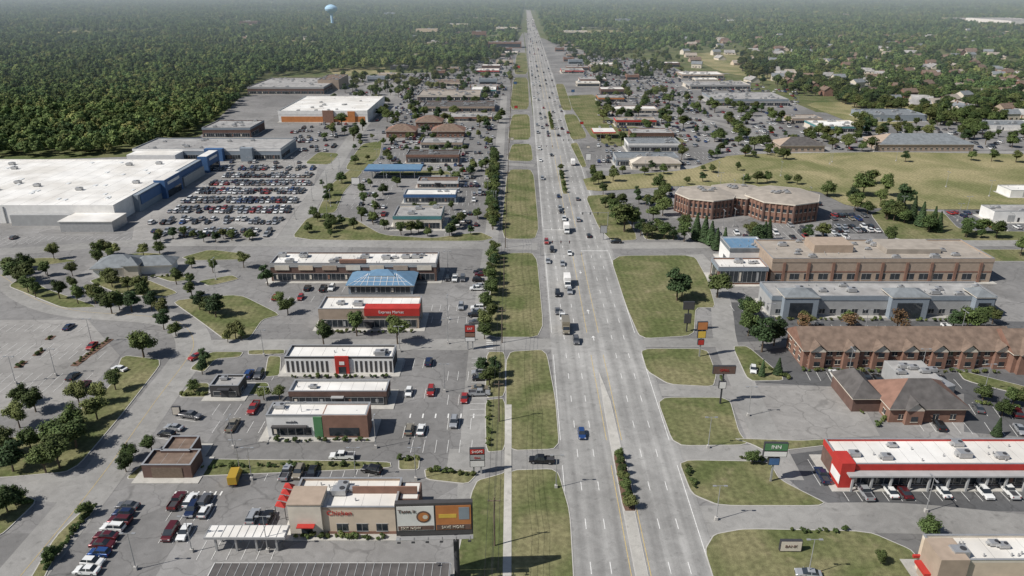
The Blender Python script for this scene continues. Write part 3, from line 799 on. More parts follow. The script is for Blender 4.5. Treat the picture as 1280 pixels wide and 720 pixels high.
LST=[
('restaurant',492,552,287,270,257,'m_cream','m_roof_grey','m_teal','glass'),
('retail_store',505,570,254,243,236,'m_bluegrey','m_roof_white','m_blue','glass'),
('restaurant',522,573,235,226,221,'m_brick','m_roof_brown','m_whitewall','glass'),
('restaurant',508,574,204,193,187,'m_brick_dark','m_roof_dark','m_brick','glass'),
('retail_store',526,578,186,178,172,'m_greywall','m_roof_grey','m_brick_tan','glass'),
('strip_mall',528,618,140,133,126,'m_brick','m_roof_dark','m_brick_tan','glass'),
('strip_mall',522,600,126,119,112,'m_brick_dark','m_roof_tan','m_cream','glass'),
('retail_store',560,615,152,146,141,'m_cream','m_roof_grey','m_brick','glass'),
('restaurant',588,620,118,112,108,'m_whitewall','m_roof_white','m_teal','glass'),
('retail_store',540,580,108,103,99,'m_beige','m_roof_brown',None,'glass'),
('retail_store',594,624,92,88,85,'m_brick','m_roof_white','m_red','glass'),
('retail_store',770,848,208,197,190,'m_bluegrey','m_roof_slate','m_greywall','glass'),
('restaurant',785,850,190,179,172,'m_greywall','m_roof_slate','m_whitewall','glass'),
('retail_store',790,842,176,166,160,'m_brick','m_roof_grey','m_brick_dark','glass'),
('restaurant',770,820,158,150,146,'m_brick_tan','m_roof_tan','m_red','glass'),
('strip_mall',765,822,142,136,132,'m_brick','m_roof_white','m_cream','glass'),
('restaurant',748,780,128,122,118,'m_darkwall','m_roof_grey','m_orange','glass'),
('strip_mall',893,985,133,124,115,'m_greywall','m_roof_grey','m_bluegrey','glass'),
('strip_mall',862,938,112,106,101,'m_cream','m_roof_grey','m_greywall','glass'),
('strip_mall',852,905,98,93,89,'m_brick_tan','m_roof_white',None,'glass'),
('retail_store',1022,1080,166,158,150,'m_cream','m_roof_white','m_teal','glass'),
('retail_store',990,1028,155,148,143,'m_brick_tan','m_roof_tan',None,'glass'),
('warehouse',1085,1158,152,144,136,'m_bluegrey','m_roof_slate',None,'dock'),
('office_building',1080,1114,121,113,109,'m_brick','m_roof_brown','m_cream','punch'),
('warehouse',1230,1300,163,156,150,'m_whitewall','m_roof_slate',None,'dock'),
('warehouse',1240,1330,278,264,256,'m_whitewall','m_roof_grey',None,'dock'),
('warehouse',1262,1340,247,238,231,'m_whitewall','m_roof_white',None,'dock'),
('retail_store',702,730,92,88,85,'m_cream','m_roof_grey','m_red','glass'),
('retail_store',725,758,104,99,96,'m_whitewall','m_roof_grey','m_brick','glass'),
('retail_store',738,775,84,81,78,'m_beige','m_roof_white',None,'glass'),
('office_building',1262,1320,36,26,22,'m_whitewall','m_roof_grey',None,'none'),
('office_building',1215,1252,31,25,22,'m_brick_tan','m_roof_grey',None,'none'),
]
for q in LST:
    store(q[0],*q[1:6],wall=q[6],roof=q[7],fascia=q[8],kind=q[9],sides='r' if q[1]<640 else 'l').done()
canopy('gas_station_canopy',455,526,212,205,5.5,'m_roof_blue','m_blue',4,th=1)
canopy('gas_station_canopy',742,770,165,160,5,'m_roof_white','m_red',3,th=1)
def hiphouse(name,ul,ur,vf,d,h,rise,wall,roof,inset=None,rot=0,gables=(),storeys=1,side='l',pitch=3.4):
    x0,y0=G(ul,vf);x1,_=G(ur,vf);w=x1-x0
    b=Bld(name,x0,y0,rot);addrej([(x0-1,y0-1),(x1+1,y0-1),(x1+1,y0+d+1),(x0-1,y0+d+1)],FOOT)
    b.w=w;b.d=d
    b.box('walls',wall,0,0,0,w,d,h-.3);b.roof(roof,0,0,w,d,h,rise,.7,inset,wm=wall)
    sh=h/storeys
    for i in range(storeys):
        b.windows('f',w,d,sh*i+.9,sh*i+2.3,'punch',pitch=pitch,ww=1.4,frame='m_cream');b.windows(side,w,d,sh*i+.9,sh*i+2.3,'punch',ww=1.4,frame='m_cream')
    for g,gw in gables:
        xa=w*g-gw/2;xb=w*g+gw/2;zr=min(rise*.9,gw*.42)
        b.box('gable_bay',wall,xa+.4,-1.2,0,xb-.4,-.01,h-.3)
        v=[(xa,-1.7,h-.02),(xb,-1.7,h-.02),(g*w,-1.7,h+zr),(xa,d*.45,h-.02),(xb,d*.45,h-.02),(g*w,d*.45,h+zr)]
        b.poly('gable_roof',roof,v,[(0,2,5,3),(1,4,5,2)])
        v2=[(xa+.4,-1.2,h-.3),(xb-.4,-1.2,h-.3),(xb-.4,-1.2,h-.01),(g*w,-1.2,h+zr-.25),(xa+.4,-1.2,h-.01)]
        b.poly('gable_wall','m_cream' if wall!='m_cream' else wall,v2,[(0,1,2,3,4)])
        for i in range(storeys):
            b.box('windows','m_glass',g*w-.8,-1.26,sh*i+.9,g*w+.8,-1.205,sh*i+2.3)
            b.box('window_frames','m_cream',g*w-.95,-1.3,sh*i+.75,g*w+.95,-1.21,sh*i+.9)
    return b
for a in((483,519,172),(540,580,172),(520,552,160)):
    hiphouse('restaurant',a[0],a[1],a[2],16,4.5,4,'m_brick','m_roof_brown').done()
hiphouse('church_hall',1098,1216,189,24,4.5,5,'m_brick_tan','m_roof_slate').done()
hiphouse('restaurant',975,1030,190,18,4.2,4,'m_brick_tan','m_roof_dark').done()
hiphouse('restaurant',790,850,212,14,3.8,2.5,'m_cream','m_roof_tan').done()
b=hiphouse('hotel',1002,1262,459,13,5.6,4.2,'m_brick','m_roof_brown',inset=0,gables=((.06,5),(.22,5),(.36,5),(.5,5),(.64,5),(.78,5),(.94,5)),storeys=2,pitch=2.6)
b.done()
hiphouse('hotel',1262,1420,466,14,6.0,4.4,'m_brick','m_roof_brown',inset=0,gables=((.12,7),(.5,6)),storeys=2).done()
b=store('office_building',962,1240,395,370,352,'m_greywall','m_roof_grey','m_bluegrey','punch',sides='l',trim='m_greywall',units=12,storeys=1)
w,d,h=b.w,b.d,b.h
for cx,gw in((w*.12,11),(w*.6,12),(w*.93,6)):
    b.box('entry_block','m_bluegrey',cx-gw/2,-2.5,0,cx+gw/2,-.16,h+.3)
    b.roof('m_roof_slate',cx-gw/2,-2.5,cx+gw/2,5,h+.65,1.8,.3,part='entry_roof')
    b.box('entry_glass','m_glass',cx-gw/3,-2.56,.2,cx+gw/3,-2.505,h-1.4)
b.done()
b=store('convention_centre',962,1236,353,323,299,'m_brick_tan','m_roof_tan','m_brick_tan','none',sides='l',units=18,storeys=1)
w,d,h=b.w,b.d,b.h
b.windows('f',w,d,1.2,3.4,'punch',pitch=5,ww=3.4);b.wallbox('f',w,d,0,w,3.9,4.4,.01,.09,'brick_band','m_brick')
b.windows('l',w,d,1.2,3.4,'punch',pitch=5,ww=3.4)
b.box('upper_block','m_brick_tan',w*.22,d*.35,h-.5,w*.4,d*.8,h+2.4);b.box('upper_block','m_roof_tan',w*.55,d*.3,h-.5,w*.8,d*.85,h+1.2)
for i in range(9):b.wallbox('f',w,d,w*(i+.5)/9-.5,w*(i+.5)/9+.5,0,h-1.6,.13,.4,'pilasters','m_brick')
b.done()
b=store('office_wing',896,958,356,334,322,'m_brick','m_roof_white','m_bluegrey','band',sides='l',units=3)
b.done()
b=store('office_wing',910,957,335,320,310,'m_whitewall','m_roof_blue','m_roof_slate','glass',sides='l',h=8,dep=14,units=2);b.done()
x0,y0=G(884,268)
b=Bld('medical_office',x0,y0)
def octa(cx,cy,r,h):
    b.cyl('walls','m_brick',cx,cy,r,0,h,8);b.cyl('eaves','m_cream',cx,cy,r+.6,h+.004,h+.5,8);b.cyl('roof','m_roof_tan',cx,cy,r+.4,h+.504,h+1.8,8,r*.35)
    for z in(1.2,5.0):
        b.cyl('windows','m_glass',cx,cy,r+.06,z,z+1.6,8)
        b.cyl('window_frames','m_cream',cx,cy,r+.12,z-.2,z-.005,8)
    for i in range(8):
        a=2*math.pi*i/8;b.cyl('corner_piers','m_brick_dark',cx+r*math.cos(a),cy+r*math.sin(a),.7,0,h,6)
        a2=a+2*math.pi/8
        for t in(.2,.4,.6,.8):
            px=cx+r*(math.cos(a)*(1-t)+math.cos(a2)*t);py=cy+r*(math.sin(a)*(1-t)+math.sin(a2)*t);b.cyl('piers','m_brick',px,py,.55,0,h,6)
    for i in range(5):b.hvac(cx+R.uniform(-r*.3,r*.3),cy+R.uniform(-r*.25,r*.25),h+1.8,.9)
x1,_=G(980,272)
octa(0,6,14,8.4);octa(x1-x0,1,17,8.8);octa((x1-x0)*.5,12,14,8.0)
b.box('link','m_brick',6,0,0,x1-x0-8,16,7.2);b.box('link','m_roof_tan',6.2,.2,7.204,x1-x0-8.2,15.8,7.4)
b.done();addrej([(x0-14,y0-16),(x1+17,y0-16),(x1+17,y0+26),(x0-14,y0+26)],FOOT)
b=store('retail_store',1047,1330,608,580,548,'m_brick_dark','m_roof_white','m_red','none',trim='m_red',sides='l',units=6,fz=None)
w,d,h=b.w,b.d,b.h
b.windows('f',w,d,.6,3.0,'glass',a=3,b=w-1)
n=12
for i in range(n):b.wallbox('f',w,d,2+(w-4)*i/(n-1)-.2,2+(w-4)*i/(n-1)+.2,0,h-1.9,1.6,2.0,'columns','m_greywall')
b.wallbox('f',w,d,1,w,h-1.9,h-1.55,.15,2.2,'arcade_roof','m_greywall')
b.box('end_tower','m_red',-.3,-.7,0,2.6,4,h+.6);b.box('end_tower','m_whitewall',-.36,-.76,1.2,-.305,3.6,3.4)
b.done()
b=store('restaurant',1166,1330,742,700,668,'m_beige','m_roof_white',None,'glass',sides='l',trim='m_cream',units=5)
w,d,h=b.w,b.d,b.h
b.box('corner_tower','m_brick_tan',-.5,-.6,0,4.5,5,h+.5);b.box('awning','m_red',-1.7,1,3,-.52,4.5,3.5);b.wallbox('l',w,d,6,d-1,3,3.5,.01,1.3,'awning','m_red')
b.done()
b=hiphouse('tavern',1110,1204,528,13,4.2,4.6,'m_brick','m_roof_dark',gables=((.3,5),));w=b.w
b.box('wing','m_brick_dark',-7,5,0,-.01,18,3.8);b.roof('m_roof_dark',-7,5,-.1,18,4.1,3.4,.6,part='wing_roof')
b.box('rear_block','m_greywall',w*.5,13.1,0,w+1,24,4.6);b.box('rear_block','m_roof_grey',w*.5+.3,13.4,4.604,w+.7,23.7,4.7)
for i in range(5):b.hvac(w*.55+i*2.2,16+R.uniform(0,5),4.7)
b.done()
x0,y0=G(1180,497);b=Bld('storage_container',x0,y0,.3);b.box('body','m_metal',0,0,.2,3,12,3.2)
for i in range(14):b.box('ribs','m_greywall',3.003,.5+i*.8,.3,3.06,.8+i*.8,3.1)
b.box('doors','m_greywall',.2,-.06,.3,2.8,-.004,3.1);b.done()
# ------------------------------------------------------------ far filler buildings and houses
def simple_store(w,d,h,wall,roof):
    v=[];f=[];mi=[]
    def bx(x0,y0,z0,x1,y1,z1,m):
        k=len(v);v.extend([(x0,y0,z0),(x1,y0,z0),(x1,y1,z0),(x0,y1,z0),(x0,y0,z1),(x1,y0,z1),(x1,y1,z1),(x0,y1,z1)])
        for q in BOXF:f.append(tuple(a+k for a in q));mi.append(m)
    bx(0,0,0,w,d,h-.5,0);bx(0,0,h-.5,w,.3,h,0);bx(0,d-.3,h-.5,w,d,h,0);bx(0,.3,h-.5,.3,d-.3,h,0);bx(w-.3,.3,h-.5,w,d-.3,h,0)
    bx(.3,.3,h-.49,w-.3,d-.3,h-.4,1);bx(.8,-.05,.5,w-.8,-.004,2.8,2);bx(-.05,2,.8,-.004,d-2,2.6,2);bx(w+.004,2,.8,w+.05,d-2,2.6,2)
    for i in range(4):
        x=R.uniform(2,w-4);y=R.uniform(2,d-4);bx(x,y,h-.4,x+2,y+1.5,h+.6,3)
    me=bpy.data.meshes.new('retail_building');me.from_pydata(v,[],f)
    for m in(wall,roof,'m_glass','m_metal'):me.materials.append(MATS[m])
    me.polygons.foreach_set('material_index',mi);return me
SS=[simple_store(R.uniform(14,30),R.uniform(10,18),R.uniform(4,5.5),a,c) for a,c in(('m_brick','m_roof_grey'),('m_cream','m_roof_white'),('m_brick_tan','m_roof_tan'),('m_whitewall','m_roof_grey'),('m_darkwall','m_roof_dark'),('m_beige','m_roof_tan'),('m_bluegrey','m_roof_slate'),('m_brick_dark','m_roof_white'),('m_brick','m_roof_brown'))]
def house(w,d,h,rise,wall,roof):
    v=[(0,0,0),(w,0,0),(w,d,0),(0,d,0),(0,0,h),(w,0,h),(w,d,h),(0,d,h),(0,d/2,h+rise),(w,d/2,h+rise),(-.5,-.5,h-.15),(w+.5,-.5,h-.15),(w+.5,d/2,h+rise+.1),(-.5,d/2,h+rise+.1),(-.5,d+.5,h-.15),(w+.5,d+.5,h-.15)]
    f=[(0,1,5,4),(2,3,7,6),(3,0,4,8,7),(1,2,6,9,5),(10,11,12,13),(13,12,15,14)];mi=[0,0,0,0,1,1]
    def bx(x0,y0,z0,x1,y1,z1,m):
        k=len(v);v.extend([(x0,y0,z0),(x1,y0,z0),(x1,y1,z0),(x0,y1,z0),(x0,y0,z1),(x1,y0,z1),(x1,y1,z1),(x0,y1,z1)])
        for q in BOXF:f.append(tuple(a+k for a in q));mi.append(m)
    for i in range(3):bx(w*(.15+.3*i),-.04,.9,w*(.15+.3*i)+1.3,-.004,2.2,2)
    bx(w*.35,-.05,.1,w*.35+1,-.004,2.1,3);bx(w*.7,d*.6,h,w*.7+.8,d*.6+.8,h+rise+.8,3)
    me=bpy.data.meshes.new('house');me.from_pydata(v,[],f)
    for m in(wall,roof,'m_glass','m_brick'):me.materials.append(MATS[m])
    me.polygons.foreach_set('material_index',mi);return me
HS=[house(16,10,3,3.4,'m_brick_tan','m_roof_brown'),house(13,9,5.4,3,'m_cream','m_roof_slate'),house(18,11,3,3.6,'m_cream','m_roof_grey'),house(14,9,5.4,3.2,'m_brick','m_roof_brown'),house(17,11,3,3.5,'m_beige','m_roof_tan')]
def put(name,me,x,y,rot=0,r=0):
    o=bpy.data.objects.new(name,me);link(o);o.location=(x,y,0);o.rotation_euler=(0,0,rot)
    w=me.vertices[1].co.x
    addrej([(x-2,y-2),(x+w,y-2),(x+w,y+14),(x-2,y+14)] if r==0 else [(x-r,y-r),(x+r,y-r),(x+r,y+r),(x-r,y+r)],FOOT)
y=760
while y<3000:
    for s_ in(-1,1):
        for k in range(3):
            off=(-36-k*60-R.uniform(8,40)) if s_<0 else (30+k*60+R.uniform(0,30))
            x=RX(y,off)
            if R.random()<(.40 if y<1500 else .3) and not blocked(x+8,y+5,10):put('retail_building',R.choice(SS),x,y+R.uniform(-14,14))
    y+=44 if y<1500 else 85
n=0
while n<430:
    u=R.uniform(850,1400);v_=R.uniform(40,162) if R.random()<.85 else R.uniform(20,60)
    if v_>(90+(u-850)*.16):continue
    x,y=G(u,v_)
    if blocked(x,y,12,(FOOT,)):n+=.3;continue
    put('house',R.choice(HS),x,y,R.choice((0,1.57,.3,-.4))+R.uniform(-.2,.2),r=11);n+=1
for i in range(80):
    u=R.uniform(0,640);v_=R.uniform(12,58);x,y=G(u,v_);put('house',R.choice(HS),x,y,R.uniform(-1,1),r=16)
for u,v_ in((620,40),(1150,12),(905,30),(1040,22),(610,60),(560,35),(705,45),(1190,14),(980,15),(770,30),(590,48),(480,21),(520,44),(300,33)):
    x,y=G(u,v_);o=R.choice(SS);ob=bpy.data.objects.new('distant_building',o);link(ob);ob.location=(x,y,0);ob.scale=(2.0,1.6,2.4);addrej([(x,y-70),(x+60,y-70),(x+60,y+20),(x,y+20)],FOOT)
# ------------------------------------------------------------ signs, poles
def pylon(name,u,v,vt,wpx,cabs,post='m_metal',two=True,txt=None,depth=.7):
    x,y=G(u,v);H_=zrow(y,vt);s_=(v-HZ)*CP/CAMH;w=wpx/s_
    b=Bld(name,x,y,R.uniform(-.05,.05))
    for px in ((-w*.25,w*.25) if two else (0,)):b.box('post',post,px-.18,-.18,0,px+.18,.18,H_*cabs[0][0])
    for i in range(len(cabs)-1):
        if cabs[i+1][0]-cabs[i][1]>.005:b.box('post',post,-.16,-.16,H_*cabs[i][1],.16,.16,H_*cabs[i+1][0])
    for z0,z1,k,m in cabs:
        b.box('cabinet','m_trim',-w*k/2-.08,-depth/2,H_*z0,w*k/2+.08,depth/2,H_*z1)
        b.box('sign_face',m,-w*k/2+.05,-depth/2-.05,H_*z0+.12,w*k/2-.05,-depth/2-.004,H_*z1-.12)
        b.box('sign_face_back',m,-w*k/2+.05,depth/2+.004,H_*z0+.12,w*k/2-.05,depth/2+.05,H_*z1-.12)
    if txt:
        for t,zf,sz,m in txt:b.text(t,0,-depth/2-.09,H_*zf,sz,m)
    b.done()
pylon('pylon_sign',597,592,560,18,[(.3,.55,1,'m_whitewall'),(.56,.78,1,'m_greywall'),(.79,1,1,'m_red')],txt=[('SHOPS',.89,.8,'m_whitewall'),('Dine',.66,.7,'m_red')])
pylon('pylon_sign',588,437,406,12,[(.35,.52,1,'m_whitewall'),(.53,.7,1,'m_brick'),(.72,1,1,'m_red')],txt=[('EAT',.86,.9,'m_whitewall')])
pylon('pylon_sign',963,602,553,28,[(.45,.63,.45,'m_blue'),(.66,.8,1,'m_whitewall'),(.81,1,1,'m_green')],two=False,txt=[('INN',.905,1.2,'m_whitewall')])
pylon('pylon_sign',900,505,457,27,[(.42,.6,.3,'m_whitewall'),(.8,1,1,'m_brick_dark')],post='m_trim',two=False,txt=[('GRILL',.9,.95,'m_red')])
pylon('pylon_sign',874,446,402,12,[(.35,.5,.6,'m_red'),(.55,.75,.8,'m_yellow'),(.78,1,1,'m_orange')],post='m_metal',two=False)
pylon('pylon_sign',858,415,377,13,[(.3,.6,.6,'m_darkwall'),(.75,1,1,'m_darkwall')],post='m_trim',two=False)
pylon('monument_sign',987,689,675,26,[(.1,1,1,'m_cream')],txt=[('BANK',.55,.9,'m_brick_dark')])
pylon('monument_sign',445,232,222,10,[(.2,1,1,'m_whitewall')])
pylon('monument_sign',222,520,508,9,[(.2,1,1,'m_cream')])
pylon('pylon_sign',735,208,192,6,[(.5,1,1,'m_whitewall')],two=False)
pylon('pylon_sign',754,300,282,8,[(.5,1,1,'m_greywall')],two=False)
for u,v_ in((640,180),(645,140),(727,160),(735,190),(716,120),(644,110),(648,90),(704,95)):
    pylon('pylon_sign',u,v_,v_-8,4,[(.6,1,1,R.choice(['m_red','m_whitewall','m_cream','m_blue']))],two=False)
x,y=G(572,728)
zt=zrow(y,626);zb=zrow(y,664);s_=F/((y*CP)+(CAMH-(zt+zb)/2)*SP)
xa=(495-640)/s_-x;xb=(591-640)/s_-x
b=Bld('billboard',x,y,.04)
b.cyl('post','m_trim',0,0,.5,0,zb-.3,14);b.cyl('crossbeam','m_trim',0,0,.7,zb-1.3,zb-.3,14)
b.box('crossbeam','m_trim',xa+.6,-.25,zb-.9,xb-.6,.25,zb-.3)
b.box('frame','m_darkwall',xa,-.5,zb-.28,xb,.5,zt)
xm=(xa+xb)/2+.2;zm=(zb+zt)/2
b.box('poster_surround','m_darkwall',xa+.1,-.56,zb-.15,xb-.1,-.504,zt-.15)
b.box('poster','m_whitewall',xa+.3,-.62,zb+.9,xm-.2,-.564,zt-.5)
b.box('poster','m_orange',xm+.1,-.62,zb+.9,xb-.3,-.564,zt-.5)
b.box('poster_art','m_brick_dark',xa+.4,-.65,zb+1.0,xm-.3,-.624,zb+1.9)
n=16
for cx,rr,mm,t in((xm-2.0,1.25,'m_brick_dark',.66),(xm-2.0,.95,'m_orange',.69),(xm-1.7,.45,'m_cream',.72)):
    b.poly('poster_art',mm,[(cx+rr*math.cos(2*math.pi*i/n),-t,zm+.55+rr*math.sin(2*math.pi*i/n)) for i in range(n)],[tuple(range(n))])
b.box('poster_art','m_brick_dark',xm+.2,-.65,zb+1.0,xb-.4,-.624,zb+2.0)
b.box('poster_art','m_yellow',xm+.6,-.65,zm+.2,xb-2.8,-.624,zm+1.0)
b.box('poster_art','m_bluegrey',xb-2.4,-.65,zm-.2,xb-.6,-.624,zt-.9)
b.text('Taste it',xa+2.0,-.68,zt-1.5,1.0,'m_brick_dark');b.text('EXIT NOW',xa+2.6,-.70,zb+1.45,.7,'m_cream');b.text('SAVE MORE',xm+3,-.70,zb+1.5,.75,'m_cream')
b.box('catwalk','m_metal',xa,-1.6,zb-.4,xb,-.55,zb-.33)
for i in range(6):
    q=xa+.6+(xb-xa-1.2)*i/5;b.box('lamp_arms','m_metal',q-.05,-2.2,zb-.3,q+.05,-1.0,zb-.22);b.box('lamps','m_trim',q-.3,-2.4,zb-.35,q+.3,-2.15,zb-.1)
b.done()
def lampmesh(dbl):
    v=[];f=[];mi=[]
    def bx(x0,y0,z0,x1,y1,z1,m):
        k=len(v);v.extend([(x0,y0,z0),(x1,y0,z0),(x1,y1,z0),(x0,y1,z0),(x0,y0,z1),(x1,y0,z1),(x1,y1,z1),(x0,y1,z1)])
        for q in BOXF:f.append(tuple(a+k for a in q));mi.append(m)
    n=8
    for i in range(n):a=2*math.pi*i/n;v.append((.11*math.cos(a),.11*math.sin(a),.8))
    for i in range(n):a=2*math.pi*i/n;v.append((.06*math.cos(a),.06*math.sin(a),8.4))
    for i in range(n):f.append((i,(i+1)%n,n+(i+1)%n,n+i));mi.append(0)
    bx(-.3,-.3,0,.3,.3,.8,1)
    for s_ in((1,-1) if dbl else (1,)):
        bx(min(0,s_*.9),-.04,8.3,max(0,s_*.9),.04,8.4,0);c=s_*1.1;bx(c-.35,-.18,8.24,c+.35,.18,8.42,0);bx(c-.28,-.13,8.2,c+.28,.13,8.238,2)
    me=bpy.data.meshes.new('street_lamp');me.from_pydata(v,[],f)
    for m in('m_metal','m_kerb','m_lampw'):me.materials.append(MATS[m])
    me.polygons.foreach_set('material_index',mi);return me
LM=[lampmesh(True),lampmesh(False)]
def lamp(x,y,r=0,k=0):
    o=bpy.data.objects.new('street_lamp',LM[k]);link(o);o.location=(x,y,0);o.rotation_euler=(0,0,r)
for u,v_ in((170,712),(292,560),(335,520),(240,690),(335,690),(556,490),(560,430),(115,430),(70,470),(20,480),(300,590),(470,560),(520,600),(380,540),(330,445),(500,440),(560,400),(270,350),(380,345),(560,340),(935,520),(1060,470),(1150,470),(1230,490),(1157,640),(960,410),(1080,418),(1200,420),(895,650),(885,560),(695,610),(1010,720),(315,600),(445,600)):
    x,y=G(u,v_);lamp(x,y,R.choice((0,.0,1.57)),0)
for i in range(14):
    y=330+i%4*32;x=-100-(i//4)*26
    if not blocked(x,y,.5,(FOOT,)):lamp(x,y,0,0)
for i in range(70):
    u=R.choice((R.uniform(400,620),R.uniform(740,1280)));v_=R.uniform(110,300);x,y=G(u,v_)
    if not blocked(x,y,1,(FOOT,)) and not (RX(y,-12)<x<RX(y,17)):lamp(x,y,R.choice((0,1.57)),0)
prev=None
vw=[];ew=[]
for i in range(26):
    y=70+i*44;x=-3.4+.004*(y-100)
    b=Bld('utility_pole',x,y);b.cyl('pole','m_wood',0,0,.17,0,11.5,8,.11);b.box('crossarm','m_wood',-1.2,-.08,10.6,1.2,.08,10.75)
    for q in(-1.1,0,1.1):b.cyl('insulator','m_greywall',q,0,.06,10.75,10.98,6)
    b.done()
    if prev:
        for q,z in((-1.1,11.0),(0,11.0),(1.1,11.0),(.1,8.2)):
            pts=[]
            for j in range(9):
                t=j/8;pts.append((prev[0]+(x-prev[0])*t+q,prev[1]+(y-prev[1])*t,z-.9*4*t*(1-t)))
            for a,c in zip(pts[:-1],pts[1:]):
                k=len(vw);r=.03
                vw+=[(a[0]-r,a[1],a[2]),(a[0]+r,a[1],a[2]),(c[0]+r,c[1],c[2]),(c[0]-r,c[1],c[2]),(a[0],a[1],a[2]-r),(a[0],a[1],a[2]+r),(c[0],c[1],c[2]+r),(c[0],c[1],c[2]-r)]
                ew+=[(k,k+1,k+2,k+3),(k+4,k+5,k+6,k+7)]
    prev=(x,y)
meshobj('power_lines',vw,ew,['m_trim'])
def signal(x,y,ln,rot):
    b=Bld('traffic_light',x,y,rot);b.cyl('pole','m_metal',0,0,.16,0,6.6,8,.11);b.box('mast_arm','m_metal',0,-.07,6.1,ln,.07,6.25)
    for i in range(3):
        q=ln-.6-i*3.4;b.box('signal_head','m_trim',q-.2,-.2,5.3,q+.2,.2,6.35);b.box('signal_lens','m_lampr',q-.1,-.23,6.0,q+.1,-.205,6.2)
    b.done()
signal(RX(280,-13),280,12,0);signal(RX(320,18),320,12,math.pi)
signal(RX(470,-13),470,12,0);signal(RX(490,18),490,12,math.pi)
x,y=G(416,36);b=Bld('water_tower',x,y);mat('m_tower',(.40,.64,.84),.6,.03,.1)
prof=[(7,0),(4,6),(3.2,20),(3.2,34),(5,38),(10,41),(14,45),(15.5,49),(14.5,53),(10,57),(4,59.5),(.5,60)]
prof=[(a*1.0,c*.95) for a,c in prof];n=24
v=[(a*math.cos(2*math.pi*i/n),a*math.sin(2*math.pi*i/n),c) for a,c in prof for i in range(n)]
b.poly('tank','m_tower',v,[(j*n+i,j*n+(i+1)%n,(j+1)*n+(i+1)%n,(j+1)*n+i) for j in range(len(prof)-1) for i in range(n)])
b.done()
# ------------------------------------------------------------ vehicles in place
row(104,722,164,630,1.0,ang=-.12,pitch=2.3,lines=False,kinds=['sedan','suv','hatch'],cl=['white','grey','black','maroon','navy','blue','silver','white'])
row(214,641,276,641,.85);row(214,629,276,629,.8);row(308,650,345,650,.7);row(205,668,250,668,.55);row(252,688,345,688,.35)
row(205,549,242,518,.85);row(270,534,330,534,.15);row(335,592,480,592,.12)
row(600,340,594,420,.6);row(601,448,600,520,.5);row(505,540,545,540,.5);row(505,492,545,492,.5);row(505,455,548,455,.35)
row(515,558,590,558,.1);row(560,470,590,470,.35);row(560,500,590,500,.2);row(560,530,590,530,.2)
row(380,362,430,362,.4);row(340,374,395,374,.3);row(545,350,600,350,.4);row(540,385,592,385,.35);row(540,400,592,400,.3)
row(305,470,350,470,.3);row(270,512,330,512,.1)
row(1055,617,1300,617,.4);row(1015,583,1042,583,.6);row(1020,598,1042,598,.5)
row(1215,512,1290,520,.6);row(1235,535,1290,541,.5);row(1010,470,1200,480,.22);row(935,463,985,470,.3)
row(1150,532,1215,536,.4);row(1020,410,1260,414,.18);row(915,385,955,385,.2)
car(*G(677,578),1.5,'pickup','black',z=.06);car(*G(727,545),math.pi,'hatch','blue',False,.08)
car(*G(428,573),1.57,'pickup','white');car(*G(465,590),1.3,'suv','black');car(*G(1010,720),1.4,'sedan','silver')
car(*G(295,600),.1,'boxtruck','yellow',z=.05).scale=(.8,.7,.75)
for u,v_,k,p in((707,413,'boxtruck','tan'),(720,428,'suv','grey'),(709,357,'boxtruck','white'),(697,369,'suv','black'),(697,391,'sedan','grey'),(712,366,'suv','silver'),(703,331,'sedan','silver'),(703,398,'pickup','white'),(685,328,'sedan','silver'),(690,314,'suv','black'),(708,290,'boxtruck','white'),(736,296,'sedan','black'),(683,304,'suv','red'),(712,318,'sedan','white'),(705,275,'pickup','white'),(716,206,'boxtruck','white'),(700,262,'suv','silver'),(722,250,'sedan','grey')):
    x,y=G(u,v_);car(x,y,math.pi-.0139 if x<RX(y,1.5) else -.0139,k,p,False,.08)
car(*G(150,463),1.2,'sedan','white',False,.05);car(*G(245,448),2.6,'sedan','red',False,.06);car(*G(770,304),1.57,'suv','black',False,.06);car(*G(225,590),1.5,'suv','white')
y=325
while y<2600:
    for off in(-2,-5.6,-9.3,5.3,9,12.7):
        if R.random()<(.14 if y<600 else .27):
            car(RX(y,off),y+R.uniform(-5,5),math.pi if off<0 else 0,R.choice(KW+['boxtruck']*3+['semi']*2),None,False,.08)
    y+=16
lotfill([(188,207),(395,203),(388,232),(340,297),(190,297)],occf=lambda x,y:.9 if 335<y<415 and x<-105 else (.55 if y<450 and x<-80 else .12))
lotfill([(-120,405),(108,405),(145,445),(95,500),(-150,540)],.05,aisle=8)
lotfill([(-200,290),(120,292),(330,290),(330,300),(-200,306)],.05)
lotfill([(420,196),(500,196),(485,290),(440,262),(452,225)],.22)
lotfill([(355,160),(480,145),(440,190),(360,200)],.22)
lotfill([(490,92),(635,95),(622,200),(500,220),(470,180),(500,125)],.34)
lotfill([(555,210),(622,210),(608,300),(560,296)],.35)
lotfill([(460,120),(520,95),(440,98),(425,118)],.1)
lotfill([(750,110),(860,105),(880,160),(860,210),(745,215)],.3)
lotfill([(700,62),(840,80),(860,105),(740,110)],.35)
lotfill([(860,135),(985,140),(1010,165),(980,205),(870,208)],.25)
lotfill([(850,92),(1000,112),(1000,140),(880,118)],.25)
lotfill([(1040,262),(1130,262),(1155,292),(1040,292)],.5)
lotfill([(1180,262),(1235,262),(1300,288),(1195,284)],.4)
lotfill([(860,284),(1050,286),(1060,300),(860,300)],.3)
lotfill([(820,234),(1030,234),(1030,260),(1010,290),(850,262)],.3)
lotfill([(1000,165),(1280,160),(1280,188),(1010,188)],.18)
lotfill([(880,312),(900,312),(960,322),(900,330)],.3)
lotfill([(250,205),(350,190),(350,180),(395,150),(400,190),(380,203)],.15)
lotfill([(640,46),(652,60),(640,88),(560,86)],.2)
